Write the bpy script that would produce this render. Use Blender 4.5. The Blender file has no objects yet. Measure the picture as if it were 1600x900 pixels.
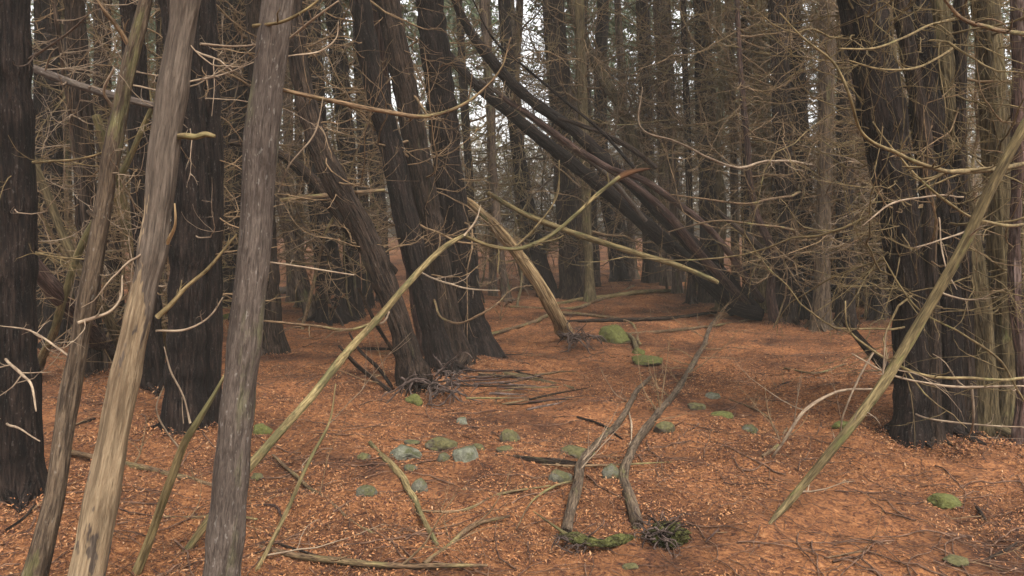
import bpy, math
import numpy as np

# ------------------------------------------------------------------ camera, light, exposure
SC = bpy.context.scene
F = 1256.0                       # focal length in pixels of the 1600 wide photograph
PITCH = math.radians(5.0)
EYE = np.array([0.0, 0.0, 1.6])
cam_data = bpy.data.cameras.new('camera'); cam = bpy.data.objects.new('camera', cam_data)
SC.collection.objects.link(cam); SC.camera = cam
cam.location = EYE; cam.rotation_euler = (math.pi/2 - PITCH, 0, 0)
cam_data.sensor_width = 36; cam_data.lens = F/1600*36; cam_data.clip_start = 0.05; cam_data.clip_end = 1000

SUN_EL, SUN_AZ = math.radians(58), math.radians(150)     # azimuth clockwise from +Y: behind the camera, a little right
world = bpy.data.worlds.new('World'); SC.world = world; world.use_nodes = True
wn = world.node_tree.nodes; wl = world.node_tree.links
bg = wn['Background']
sky = wn.new('ShaderNodeTexSky'); sky.sky_type = 'NISHITA'; sky.sun_disc = False
sky.sun_elevation = SUN_EL; sky.sun_rotation = SUN_AZ; sky.dust_density = 4; sky.air_density = 1.0
hsv = wn.new('ShaderNodeHueSaturation'); hsv.inputs['Saturation'].default_value = 0.06
wl.new(sky.outputs[0], hsv.inputs['Color']); wl.new(hsv.outputs[0], bg.inputs[0]); bg.inputs[1].default_value = 0.15
sun_d = bpy.data.lights.new('sun', 'SUN'); sun_d.energy = 1.25; sun_d.angle = math.radians(24); sun_d.color = (1, .96, .9)
sun = bpy.data.objects.new('sun', sun_d); SC.collection.objects.link(sun)
sun.rotation_euler = (math.pi/2 - SUN_EL, 0, math.pi - SUN_AZ)
SC.view_settings.view_transform = 'Standard'; SC.view_settings.look = 'None'
SC.view_settings.exposure = 1.62; SC.view_settings.gamma = 1.0; SC.view_settings.use_curve_mapping = False
SC.render.engine = 'CYCLES'
SC.cycles.max_bounces = 5; SC.cycles.diffuse_bounces = 4; SC.cycles.glossy_bounces = 1; SC.cycles.transmission_bounces = 1
SC.cycles.use_denoising = True
SC.cycles.volume_bounces = 0

RG = np.random.default_rng(11)
C = SC.collection

# ------------------------------------------------------------------ numeric helpers
def vnoise(p, seed=0):
    """value noise, p (...,3) -> (...,) in -1..1"""
    p = np.asarray(p, float); i = np.floor(p).astype(np.int64); f = p - i; f = f*f*(3-2*f)
    def h(a, b, c):
        n = (a*374761393 + b*668265263 + c*2147483647 + seed*974634777) & 0xffffffff
        n = ((n ^ (n >> 13))*1274126177) & 0xffffffff
        n = ((n ^ (n >> 15))*2246822519) & 0xffffffff
        return ((n ^ (n >> 16)) & 0xffff)/32767.5 - 1
    x, y, z = i[..., 0], i[..., 1], i[..., 2]; fx, fy, fz = f[..., 0], f[..., 1], f[..., 2]
    def lx(b, c): return h(x, b, c)*(1-fx) + h(x+1, b, c)*fx
    a = lx(y, z)*(1-fy) + lx(y+1, z)*fy; b = lx(y, z+1)*(1-fy) + lx(y+1, z+1)*fy
    return a*(1-fz) + b*fz

def fbm(p, oct=3, seed=0):
    o = 0; a = 1
    for k in range(oct): o = o + a*vnoise(np.asarray(p)*2**k, seed+k); a *= .5
    return o

def gz(x, y):
    x = np.asarray(x, float); y = np.asarray(y, float)
    z = np.zeros(np.broadcast(x, y).shape)
    p = np.stack([x+z, y+z, z], -1)
    big = .10*vnoise(p*.23, 5) + .045*vnoise(p*.8, 6)
    mound = .16*np.exp(-((x+.7)**2/1.2 + (y-8.6)**2/1.0)) + .10*np.exp(-((x-3.6)**2/2.0 + (y-7.2)**2/1.2)) + .12*np.exp(-((x+3.0)**2/1.4+(y-6.8)**2/1.2))
    far = .0012*np.clip(y-20, 0, 80)**1.0
    return big*np.clip((np.hypot(x, y)-1)/4, 0, 1) + mound + far

def ray(px, py):
    cx, cy = (px-800)/F, (450-py)/F
    return np.array([cx, math.cos(PITCH)+cy*math.sin(PITCH), -math.sin(PITCH)+cy*math.cos(PITCH)])
def at(px, py, d):
    r = ray(px, py); return EYE + r*(d/r[1])
def gp(px, py, lift=0.0):
    r = ray(px, py); d = 2.0
    lo, hi = 1.0, 90.0
    for _ in range(50):
        m = (lo+hi)/2; p = EYE + r*(m/r[1])
        if p[2] > gz(p[0], p[1]) + lift: lo = m
        else: hi = m
    p = EYE + r*(lo/r[1]); return p
def wr(w, d): return w*.5/F*d
def pix(p):
    v = np.asarray(p)-EYE; c = v[1]*math.cos(PITCH)-v[2]*math.sin(PITCH); u = v[1]*math.sin(PITCH)+v[2]*math.cos(PITCH)
    return 800+F*v[0]/c, 450-F*u/c

def spline(P, n, extra=None):
    """Catmull-Rom through P (m,k) -> (n,k) with even chord spacing"""
    P = np.asarray(P, float); m = len(P)
    if m == 2: return P[0] + (P[1]-P[0])*np.linspace(0, 1, n)[:, None]
    ch = np.r_[0, np.cumsum(np.linalg.norm(np.diff(P[:, :3], axis=0), axis=1))]; u = np.linspace(0, ch[-1], n)
    h = np.diff(ch)[:, None]+1e-9; D = np.diff(P, axis=0)/h
    Mt = np.vstack([D[:1], (D[:-1]*h[1:]+D[1:]*h[:-1])/(h[1:]+h[:-1]), D[-1:]])
    k = np.clip(np.searchsorted(ch, u, side='right')-1, 0, m-2); hk = h[k]; t = (u-ch[k])[:, None]/hk
    return (2*t**3-3*t*t+1)*P[k] + (t**3-2*t*t+t)*hk*Mt[k] + (3*t*t-2*t**3)*P[k+1] + (t**3-t*t)*hk*Mt[k+1]

def tubes(P, R, sides=5, tip=True):
    """P (T,n,3), R (T,n) -> verts, quads, bark coords. Vectorised open tubes."""
    P = np.asarray(P, float); R = np.asarray(R, float)
    T, n, _ = P.shape
    t = np.gradient(P, axis=1); t /= np.linalg.norm(t, axis=2, keepdims=True)+1e-12
    avg = P[:, -1]-P[:, 0]; avg /= np.linalg.norm(avg, axis=1, keepdims=True)+1e-12
    ref = np.where(np.abs(avg[:, 2:3]) > .7, np.array([[0.31, .95, 0]]), np.array([[0, 0.2, 1.0]]))[:, None, :]
    u = np.cross(t, ref); u /= np.linalg.norm(u, axis=2, keepdims=True)+1e-12
    v = np.cross(t, u)
    a = np.linspace(0, 2*np.pi, sides, endpoint=False)
    ca, sa = np.cos(a)[None, None, :, None], np.sin(a)[None, None, :, None]
    V = P[:, :, None] + R[:, :, None, None]*(u[:, :, None]*ca + v[:, :, None]*sa)
    L = np.concatenate([np.zeros((T, 1)), np.cumsum(np.linalg.norm(np.diff(P, axis=1), axis=2), axis=1)], 1)
    r0 = R[:, :1].mean()
    off = (np.arange(T)*1.37 % 50)[:, None, None]
    B = np.stack(np.broadcast_arrays(R[:, :, None]*np.cos(a) + off, R[:, :, None]*np.sin(a), L[:, :, None]+off), -1)
    idx = np.arange(T*n*sides).reshape(T, n, sides)
    a0 = idx[:, :-1]; b0 = idx[:, 1:]
    Q = np.stack([a0, np.roll(a0, -1, 2), np.roll(b0, -1, 2), b0], -1).reshape(-1, 4)
    return V.reshape(-1, 3), Q, B.reshape(-1, 3)

def join(parts):
    Vs, Qs, Bs, o = [], [], [], 0
    for V, Q, B in parts:
        if len(V) == 0: continue
        Vs.append(V); Qs.append(Q+o); Bs.append(B); o += len(V)
    return np.vstack(Vs), np.vstack(Qs), np.vstack(Bs)

def make_mesh(name, V, Q, B=None, mat=None, smooth=True, origin=(0, 0, 0)):
    me = bpy.data.meshes.new(name); V = np.asarray(V, float)-np.asarray(origin, float)
    Q = np.asarray(Q, np.int32); k = Q.shape[1]
    me.vertices.add(len(V)); me.vertices.foreach_set('co', V.astype(np.float32).ravel())
    me.loops.add(Q.size); me.loops.foreach_set('vertex_index', Q.ravel())
    me.polygons.add(len(Q)); me.polygons.foreach_set('loop_start', np.arange(0, Q.size, k, dtype=np.int32))
    me.polygons.foreach_set('use_smooth', np.full(len(Q), smooth))
    if B is not None:
        at_ = me.attributes.new('bk', 'FLOAT_VECTOR', 'POINT'); at_.data.foreach_set('vector', np.asarray(B, np.float32).ravel())
    me.update(calc_edges=True)
    if mat: me.materials.append(mat)
    return me

def link(name, me, parent=None, loc=None):
    o = bpy.data.objects.new(name, me); C.objects.link(o)
    if parent is not None: o.parent = parent
    if loc is not None: o.location = loc
    return o
def tag(o, label=None, cat=None, group=None, kind=None):
    for k, v in (('label', label), ('category', cat), ('group', group), ('kind', kind)):
        if v: o[k] = v
    return o
def thing(name, loc, label, cat, group=None):
    e = bpy.data.objects.new(name, None); C.objects.link(e); e.location = loc; e.empty_display_size = .1
    tag(e, label, cat, group); e['_'] = 0; del e['_']
    return e
def part(name, VQB, mat, root, parent=None, label=None, kind=None):
    assert len(VQB[0])
    me = make_mesh(name, *VQB, mat=mat, origin=root.location)
    o = link(name, me, parent if parent is not None else root); tag(o, label=label, kind=kind); return o

# ------------------------------------------------------------------ materials
def rgb(*c): return (c[0], c[1], c[2], 1)
def bark(name, dark, light, patch=None, patch_amt=0.0, rough=.9, scale=1.0, stretch=.1, bump=.6, grad=0, gz0=0, edge=.06, fleck=0, crack=.55, ps=1):
    m = bpy.data.materials.new(name); m.use_nodes = True; N = m.node_tree.nodes; L = m.node_tree.links
    b = N['Principled BSDF']; b.inputs['Roughness'].default_value = rough
    b.inputs['Specular IOR Level'].default_value = .12
    a = N.new('ShaderNodeAttribute'); a.attribute_name = 'bk'
    mp = N.new('ShaderNodeMapping'); mp.inputs['Scale'].default_value = (1, 1, stretch); L.new(a.outputs['Vector'], mp.inputs[0])
    n1 = N.new('ShaderNodeTexNoise'); n1.inputs['Scale'].default_value = 55*scale; n1.inputs['Detail'].default_value = 6; n1.inputs['Roughness'].default_value = .65
    n1.inputs['Distortion'].default_value = .4
    L.new(mp.outputs[0], n1.inputs['Vector'])
    r = N.new('ShaderNodeValToRGB'); r.color_ramp.elements[0].position = .38; r.color_ramp.elements[1].position = .64
    r.color_ramp.elements[0].color = rgb(*dark); r.color_ramp.elements[1].color = rgb(*light)
    L.new(n1.outputs[0], r.inputs[0]); col = r.outputs[0]
    # broad tone variation
    n3 = N.new('ShaderNodeTexNoise'); n3.inputs['Scale'].default_value = 3.5; n3.inputs['Detail'].default_value = 3
    mp3 = N.new('ShaderNodeMapping'); mp3.inputs['Scale'].default_value = (2, 2, .45); L.new(a.outputs['Vector'], mp3.inputs[0]); L.new(mp3.outputs[0], n3.inputs['Vector'])
    mx = N.new('ShaderNodeMix'); mx.data_type = 'RGBA'; mx.blend_type = 'MULTIPLY'; mx.inputs[0].default_value = 1
    r3 = N.new('ShaderNodeValToRGB'); r3.color_ramp.elements[0].position = .3; r3.color_ramp.elements[1].position = .7
    r3.color_ramp.elements[0].color = (.55, .5, .48, 1); r3.color_ramp.elements[1].color = (1.25, 1.2, 1.15, 1)
    L.new(n3.outputs[0], r3.inputs[0]); L.new(col, mx.inputs[6]); L.new(r3.outputs[0], mx.inputs[7]); col = mx.outputs[2]
    if patch:
        n2 = N.new('ShaderNodeTexNoise'); n2.inputs['Scale'].default_value = 6; n2.inputs['Detail'].default_value = 5; n2.inputs['Roughness'].default_value = .7
        mp2 = N.new('ShaderNodeMapping'); mp2.inputs['Scale'].default_value = (1.3*ps, 1.3*ps, .35*ps); mp2.inputs['Location'].default_value = (7, 3, 1)
        L.new(a.outputs['Vector'], mp2.inputs[0]); L.new(mp2.outputs[0], n2.inputs['Vector'])
        r2 = N.new('ShaderNodeValToRGB'); e = 1-patch_amt
        r2.color_ramp.elements[0].position = max(0, .62*e-edge+.12); r2.color_ramp.elements[1].position = min(1, .62*e+edge+.12)
        if grad:                                                # bark still clings higher up the stem
            sp = N.new('ShaderNodeSeparateXYZ'); L.new(a.outputs['Vector'], sp.inputs[0])
            g1 = N.new('ShaderNodeMath'); g1.operation = 'SUBTRACT'; g1.inputs[1].default_value = gz0; L.new(sp.outputs[2], g1.inputs[0])
            g2 = N.new('ShaderNodeMath'); g2.operation = 'MULTIPLY_ADD'; g2.inputs[1].default_value = grad; L.new(g1.outputs[0], g2.inputs[0]); L.new(n2.outputs[0], g2.inputs[2]); L.new(g2.outputs[0], r2.inputs[0])
        else: L.new(n2.outputs[0], r2.inputs[0])
        m2 = N.new('ShaderNodeMix'); m2.data_type = 'RGBA'; L.new(r2.outputs[0], m2.inputs[0]); L.new(col, m2.inputs[6])
        # the patch keeps the grain of the bark
        g = N.new('ShaderNodeMix'); g.data_type = 'RGBA'; g.blend_type = 'MULTIPLY'; g.inputs[0].default_value = 1; g.inputs[6].default_value = rgb(*patch)
        rg_ = N.new('ShaderNodeValToRGB'); rg_.color_ramp.elements[0].color = (.45, .45, .45, 1); rg_.color_ramp.elements[1].color = (1.3, 1.3, 1.3, 1)
        rg_.color_ramp.elements[0].position = .3; rg_.color_ramp.elements[1].position = .7
        L.new(n1.outputs[0], rg_.inputs[0]); L.new(rg_.outputs[0], g.inputs[7]); L.new(g.outputs[2], m2.inputs[7]); col = m2.outputs[2]
    if fleck:                                                   # small lichen flecks
        nf = N.new('ShaderNodeTexNoise'); nf.inputs['Scale'].default_value = 85; nf.inputs['Detail'].default_value = 2
        mpf = N.new('ShaderNodeMapping'); mpf.inputs['Scale'].default_value = (1, 1, .45); L.new(a.outputs['Vector'], mpf.inputs[0]); L.new(mpf.outputs[0], nf.inputs['Vector'])
        rf_ = N.new('ShaderNodeValToRGB'); rf_.color_ramp.elements[0].position = .64; rf_.color_ramp.elements[1].position = .70; L.new(nf.outputs[0], rf_.inputs[0])
        mm = N.new('ShaderNodeMath'); mm.operation = 'MULTIPLY'; mm.inputs[1].default_value = fleck; L.new(rf_.outputs[0], mm.inputs[0])
        mf_ = N.new('ShaderNodeMix'); mf_.data_type = 'RGBA'; L.new(mm.outputs[0], mf_.inputs[0]); L.new(col, mf_.inputs[6]); mf_.inputs[7].default_value = (.33, .30, .26, 1); col = mf_.outputs[2]
    L.new(col, b.inputs['Base Color'])
    if bump:
        nb_ = N.new('ShaderNodeTexNoise'); nb_.inputs['Scale'].default_value = 20*scale; nb_.inputs['Detail'].default_value = 4; nb_.inputs['Distortion'].default_value = .8
        L.new(mp.outputs[0], nb_.inputs['Vector'])
        b0 = N.new('ShaderNodeBump'); b0.inputs['Strength'].default_value = min(1, bump*1.2); b0.inputs['Distance'].default_value = .03
        L.new(nb_.outputs[0], b0.inputs['Height'])
        bp = N.new('ShaderNodeBump'); bp.inputs['Strength'].default_value = bump; bp.inputs['Distance'].default_value = .014
        L.new(n1.outputs[0], bp.inputs['Height']); L.new(b0.outputs[0], bp.inputs['Normal']); L.new(bp.outputs[0], b.inputs['Normal'])
        vo = N.new('ShaderNodeTexVoronoi'); vo.feature = 'DISTANCE_TO_EDGE'; vo.inputs['Scale'].default_value = 30*scale
        mv = N.new('ShaderNodeMapping'); mv.inputs['Scale'].default_value = (1, 1, stretch*1.6); L.new(a.outputs['Vector'], mv.inputs[0])
        av = N.new('ShaderNodeMix'); av.data_type = 'VECTOR'; av.inputs[0].default_value = .035; L.new(mv.outputs[0], av.inputs[4]); L.new(n1.outputs[1], av.inputs[5]); L.new(av.outputs[1], vo.inputs['Vector'])
        rv = N.new('ShaderNodeValToRGB'); rv.color_ramp.elements[0].position = 0; rv.color_ramp.elements[1].position = .10
        rv.color_ramp.elements[0].color = (.35, .33, .33, 1); rv.color_ramp.elements[1].color = (1.05, 1.05, 1.05, 1); L.new(vo.outputs[0], rv.inputs[0])
        mc = N.new('ShaderNodeMix'); mc.data_type = 'RGBA'; mc.blend_type = 'MULTIPLY'; mc.inputs[0].default_value = crack; L.new(col, mc.inputs[6]); L.new(rv.outputs[0], mc.inputs[7]); col = mc.outputs[2]
        b1 = N.new('ShaderNodeBump'); b1.inputs['Strength'].default_value = crack; b1.inputs['Distance'].default_value = .01
        L.new(rv.outputs[0], b1.inputs['Height']); L.new(b0.outputs[0], b1.inputs['Normal']); L.new(b1.outputs[0], bp.inputs['Normal'])
        # fissures between the strips, low in the bump, are coloured darker
        rf = N.new('ShaderNodeValToRGB'); rf.color_ramp.elements[0].position = .40; rf.color_ramp.elements[1].position = .54
        rf.color_ramp.elements[0].color = (.38, .36, .36, 1); rf.color_ramp.elements[1].color = (1.15, 1.15, 1.15, 1); L.new(nb_.outputs[0], rf.inputs[0])
        mf = N.new('ShaderNodeMix'); mf.data_type = 'RGBA'; mf.blend_type = 'MULTIPLY'; mf.inputs[0].default_value = min(1, bump); L.new(col, mf.inputs[6]); L.new(rf.outputs[0], mf.inputs[7])
        L.new(mf.outputs[2], b.inputs['Base Color'])
    return m

M = dict(
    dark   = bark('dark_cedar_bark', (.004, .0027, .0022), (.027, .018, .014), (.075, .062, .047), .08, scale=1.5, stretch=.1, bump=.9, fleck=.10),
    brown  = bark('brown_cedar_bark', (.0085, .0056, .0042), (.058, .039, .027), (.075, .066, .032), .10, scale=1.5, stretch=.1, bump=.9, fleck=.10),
    grey   = bark('grey_bark', (.060, .047, .038), (.118, .096, .08), (.10, .09, .05), .20, scale=3.2, stretch=.14, bump=.5, fleck=.28, crack=.22),
    pale   = bark('peeled_wood', (.20, .145, .088), (.295, .23, .145), (.11, .083, .062), .44, scale=2.2, stretch=.09, bump=.5, grad=.13, gz0=4.15, edge=.008, ps=.55, crack=.25),
    peel   = bark('half_peeled_bark', (.10, .075, .032), (.25, .195, .095), (.105, .088, .038), .35, scale=1.8, stretch=.1, bump=.5, edge=.03, crack=.2),
    stem   = bark('brown_grey_bark', (.05, .036, .025), (.15, .112, .075), (.115, .098, .045), .2, scale=2, stretch=.1, bump=.7, edge=.03, fleck=.2, crack=.35),
    olive  = bark('algae_bark', (.05, .039, .020), (.155, .122, .065), (.105, .10, .038), .14, scale=1.6, stretch=.12, bump=.6, crack=.35),
    tan    = bark('dry_stick_bark', (.055, .036, .022), (.21, .14, .08), (.16, .13, .055), .3, scale=2, stretch=.2, bump=.4, crack=.3),
    red    = bark('red_brown_bark', (.025, .015, .012), (.11, .068, .055), (.17, .12, .10), .15, scale=1.5, stretch=.08),
    pole   = bark('olive_pole_bark', (.075, .058, .028), (.205, .16, .078), (.115, .105, .038), .3, scale=1.8, stretch=.1, bump=.5, edge=.03, crack=.3),
    wood   = bark('split_sapwood', (.22, .135, .065), (.52, .40, .22), (.13, .11, .05), .2, scale=1.6, stretch=.05, bump=.7, edge=.015),
    orange = bark('torn_heartwood', (.07, .033, .017), (.17, .085, .04), scale=.8, stretch=.05),
    far    = bark('far_bark', (.03, .021, .016), (.15, .11, .08), (.10, .095, .045), .2, scale=1.2, stretch=.1, bump=.5),
    twig   = bark('brown_twig_bark', (.085, .058, .032), (.27, .185, .105), stretch=.3, bump=0),
    twigo  = bark('olive_twig_bark', (.07, .052, .024), (.21, .158, .08), (.115, .11, .04), .2, stretch=.3, bump=0),
    twigp  = bark('pale_twig_bark', (.14, .10, .07), (.31, .245, .17), stretch=.3, bump=0),
    twigd  = bark('dark_twig_bark', (.03, .021, .016), (.12, .085, .06), stretch=.3, bump=0),
    root   = bark('root_bark', (.045, .032, .027), (.18, .135, .115), (.24, .20, .18), .18, scale=1.5, stretch=.2, bump=.5),
    litter_twig = bark('litter_twig_bark', (.035, .02, .015), (.17, .10, .065), stretch=.3, bump=0),
    moss   = bark('mossy_rotten_wood', (.03, .022, .014), (.10, .075, .04), (.075, .075, .022), .5, scale=1.5, stretch=.8, bump=.9),
)
def leafmat(name, stops, rough=.8, trans=0.0):
    m = bpy.data.materials.new(name); m.use_nodes = True; N = m.node_tree.nodes; L = m.node_tree.links
    b = N['Principled BSDF']; b.inputs['Roughness'].default_value = rough; b.inputs['Specular IOR Level'].default_value = .2
    g = N.new('ShaderNodeNewGeometry'); r = N.new('ShaderNodeValToRGB'); L.new(g.outputs['Random Per Island'], r.inputs[0])
    while len(r.color_ramp.elements) < len(stops): r.color_ramp.elements.new(.5)
    for e, (p, c) in zip(r.color_ramp.elements, stops): e.position = p; e.color = rgb(*c)
    L.new(r.outputs[0], b.inputs['Base Color'])
    return m
M['leaf'] = leafmat('cedar_foliage', [(0, (.035, .055, .025)), (.45, (.06, .085, .038)), (.8, (.09, .115, .05)), (1, (.11, .10, .05))])
M['litter'] = leafmat('needle_litter', [(0, (.022, .011, .008)), (.22, (.085, .034, .02)), (.44, (.20, .080, .033)), (.74, (.29, .126, .05)), (.94, (.32, .16, .07)), (1, (.33, .20, .11))])

def ground_material():
    m = bpy.data.materials.new('forest_floor'); m.use_nodes = True; N = m.node_tree.nodes; L = m.node_tree.links
    b = N['Principled BSDF']; b.inputs['Roughness'].default_value = .95; b.inputs['Specular IOR Level'].default_value = .15
    tc = N.new('ShaderNodeTexCoord')
    n1 = N.new('ShaderNodeTexNoise'); n1.inputs['Scale'].default_value = 28; n1.inputs['Detail'].default_value = 8; n1.inputs['Roughness'].default_value = .72; n1.inputs['Distortion'].default_value = 1.2
    L.new(tc.outputs['Object'], n1.inputs['Vector'])
    r = N.new('ShaderNodeValToRGB'); st = [(.30, (.022, .011, .008)), (.42, (.095, .038, .020)), (.52, (.225, .092, .036)), (.62, (.315, .14, .056)), (.74, (.34, .18, .088))]
    while len(r.color_ramp.elements) < len(st): r.color_ramp.elements.new(.5)
    for e, (p, c) in zip(r.color_ramp.elements, st): e.position = p; e.color = rgb(*c)
    L.new(n1.outputs[0], r.inputs[0])
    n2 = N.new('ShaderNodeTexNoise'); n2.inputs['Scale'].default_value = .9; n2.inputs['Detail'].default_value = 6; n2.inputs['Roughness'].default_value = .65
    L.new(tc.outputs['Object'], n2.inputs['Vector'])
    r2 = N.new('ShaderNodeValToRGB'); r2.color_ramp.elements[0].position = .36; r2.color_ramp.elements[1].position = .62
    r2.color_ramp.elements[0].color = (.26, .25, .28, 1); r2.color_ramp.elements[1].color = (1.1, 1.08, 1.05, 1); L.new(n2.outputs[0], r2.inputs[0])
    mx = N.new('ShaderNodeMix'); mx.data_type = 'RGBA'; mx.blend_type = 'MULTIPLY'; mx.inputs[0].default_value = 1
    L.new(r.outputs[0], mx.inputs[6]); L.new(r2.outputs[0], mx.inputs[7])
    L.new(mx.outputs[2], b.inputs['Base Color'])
    bp = N.new('ShaderNodeBump'); bp.inputs['Strength'].default_value = .9; bp.inputs['Distance'].default_value = .03
    L.new(n1.outputs[0], bp.inputs['Height']); L.new(bp.outputs[0], b.inputs['Normal'])
    return m
M['ground'] = ground_material()

def rock_material(name, stone, moss, amt):
    m = bpy.data.materials.new(name); m.use_nodes = True; N = m.node_tree.nodes; L = m.node_tree.links
    b = N['Principled BSDF']; b.inputs['Roughness'].default_value = .95; b.inputs['Specular IOR Level'].default_value = .2
    tc = N.new('ShaderNodeTexCoord')
    n1 = N.new('ShaderNodeTexNoise'); n1.inputs['Scale'].default_value = 40; n1.inputs['Detail'].default_value = 7; n1.inputs['Roughness'].default_value = .7
    L.new(tc.outputs['Object'], n1.inputs['Vector'])
    def ramp(c):
        r = N.new('ShaderNodeValToRGB'); r.color_ramp.elements[0].position = .3; r.color_ramp.elements[1].position = .7
        r.color_ramp.elements[0].color = rgb(*[x*.45 for x in c]); r.color_ramp.elements[1].color = rgb(*[min(1, x*1.35) for x in c]); L.new(n1.outputs[0], r.inputs[0]); return r
    rs, rm = ramp(stone), ramp(moss)
    n2 = N.new('ShaderNodeTexNoise'); n2.inputs['Scale'].default_value = 9; n2.inputs['Detail'].default_value = 5; L.new(tc.outputs['Object'], n2.inputs['Vector'])
    g = N.new('ShaderNodeNewGeometry'); sx = N.new('ShaderNodeSeparateXYZ'); L.new(g.outputs['Normal'], sx.inputs[0])
    ad = N.new('ShaderNodeMath'); ad.operation = 'MULTIPLY_ADD'; ad.inputs[1].default_value = .25; L.new(sx.outputs[2], ad.inputs[0]); L.new(n2.outputs[0], ad.inputs[2])
    rr = N.new('ShaderNodeValToRGB'); t = 1.0-amt*.75; rr.color_ramp.elements[0].position = max(0, t-.08); rr.color_ramp.elements[1].position = min(1, t+.08)
    L.new(ad.outputs[0], rr.inputs[0])
    mx = N.new('ShaderNodeMix'); mx.data_type = 'RGBA'; L.new(rr.outputs[0], mx.inputs[0]); L.new(rs.outputs[0], mx.inputs[6]); L.new(rm.outputs[0], mx.inputs[7])
    L.new(mx.outputs[2], b.inputs['Base Color'])
    bp = N.new('ShaderNodeBump'); bp.inputs['Strength'].default_value = .8; bp.inputs['Distance'].default_value = .012
    L.new(n1.outputs[0], bp.inputs['Height']); L.new(bp.outputs[0], b.inputs['Normal'])
    return m
M['rock_pale'] = rock_material('pale_lichen_stone', (.125, .122, .088), (.055, .055, .026), .4)
M['rock_grey'] = rock_material('grey_green_stone', (.10, .093, .068), (.062, .058, .025), .5)
M['rock_moss'] = rock_material('mossy_stone', (.085, .068, .05), (.075, .066, .027), .62)
M['rock_green'] = rock_material('bright_moss', (.065, .055, .035), (.078, .078, .022), .8)

# ------------------------------------------------------------------ ground
def axis(lo, hi, c0, c1, fine, grow):
    a = list(np.arange(c0, c1, fine)); s = fine
    while a[-1] < hi: s *= grow; a.append(a[-1]+s)
    s = fine; b = [c0]
    while b[-1] > lo: s *= grow; b.append(b[-1]-s)
    return np.array(b[:0:-1]+a)
xs = axis(-300, 300, -5, 5, .035, 1.06); ys = axis(-60, 500, 2.6, 11, .035, 1.05)
X, Y = np.meshgrid(xs, ys); Z = gz(X, Y)
Pn = np.stack([X, Y, 0*X], -1)
near = np.clip(1-(np.hypot(X, Y-6)-8)/10, 0, 1)
Z = Z + near*(.03*fbm(Pn*3.2, 2, 21) + .012*fbm(Pn*14, 2, 22))
nY, nX = X.shape; I = np.arange(nX*nY).reshape(nY, nX)
Q = np.stack([I[:-1, :-1], I[:-1, 1:], I[1:, 1:], I[1:, :-1]], -1).reshape(-1, 4)
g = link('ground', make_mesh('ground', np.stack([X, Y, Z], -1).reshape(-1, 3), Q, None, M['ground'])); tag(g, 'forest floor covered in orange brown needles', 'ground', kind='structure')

def surf(x, y):
    p = np.stack([x, y, 0*np.asarray(x)], -1)
    nr = np.clip(1-(np.hypot(x, y-6)-8)/10, 0, 1)
    return gz(x, y) + nr*(.03*fbm(p*3.2, 2, 21) + .012*fbm(p*14, 2, 22))

# loose needle litter: small bent flakes lying on the soil
def litter(n, ymin, ymax, smin, smax, seed):
    r = np.random.default_rng(seed)
    y = ymin*(ymax/ymin)**r.random(n); x = (r.random(n)*2-1)*(y*.72+1.2)
    pn = np.stack([x, y, 0*x], -1); ok = fbm(pn*1.7, 3, 61) + .5*r.normal(0, .5, n) > -.12; x, y = x[ok], y[ok]; n = len(x)
    s = smin + (smax-smin)*r.random(n)**2; s *= (.7+.06*y)
    w = s*(.14+.32*r.random(n)); a = r.random(n)*2*np.pi; tilt = r.normal(0, .35, n); roll = r.normal(0, .45, n)
    z = surf(x, y)+.004+s*.5*np.abs(np.sin(tilt))
    d = np.stack([np.cos(a)*np.cos(tilt), np.sin(a)*np.cos(tilt), np.sin(tilt)], -1)
    e = np.stack([-np.sin(a)*np.cos(roll), np.cos(a)*np.cos(roll), np.sin(roll)], -1)
    c = np.stack([x, y, z], -1)
    up = np.array([0, 0, 1.])
    k = (s*.15*r.normal(0, 1, n))[:, None]*up
    v = np.stack([c-d*s[:, None]*.5, c-e*w[:, None]*.5+k, c+d*s[:, None]*.5, c+e*w[:, None]*.5+k], 1)
    return v.reshape(-1, 3), np.arange(4*n).reshape(n, 4)
V1, Q1 = litter(400000, 2.4, 9, .008, .030, 1); V2, Q2 = litter(110000, 8, 26, .012, .030, 2)
tag(link('needle_litter', make_mesh('needle_litter', np.vstack([V1, V2]), np.vstack([Q1, Q2+len(V1)]), None, M['litter'], smooth=False)),
    'loose orange and tan needles and flakes strewn over the soil', 'leaf litter', kind='stuff')

# ------------------------------------------------------------------ trees: generators
def grow(base, az, L, r, rg, n=9, p0=(-8, 12), p1=(35, 25), kink=7, curl=25, taper=.8, pitch0=None):
    T = len(az); s = np.linspace(0, 1, n)
    d2 = np.pi/180
    ph0 = rg.normal(p0[0], p0[1], T)*d2 if pitch0 is None else pitch0
    ph1 = ph0 + rg.normal(p1[0], p1[1], T)*d2
    kz = np.cumsum(rg.normal(0, kink, (T, n)), 1)*d2; kp = np.cumsum(rg.normal(0, kink*.8, (T, n)), 1)*d2
    A = az[:, None] + (rg.normal(0, curl, T)*d2)[:, None]*s + kz
    H = ph0[:, None] + (ph1-ph0)[:, None]*s**1.5 + kp
    H = np.clip(H, -1.35, 1.35)
    st = (L/(n-1))[:, None, None]*np.stack([np.cos(H)*np.cos(A), np.cos(H)*np.sin(A), np.sin(H)], -1)
    P = base[:, None] + np.concatenate([np.zeros((T, 1, 3)), np.cumsum(st[:, 1:], 1)], 1)
    R = r[:, None]*(1-taper*s)
    return P, R, A, H
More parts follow.
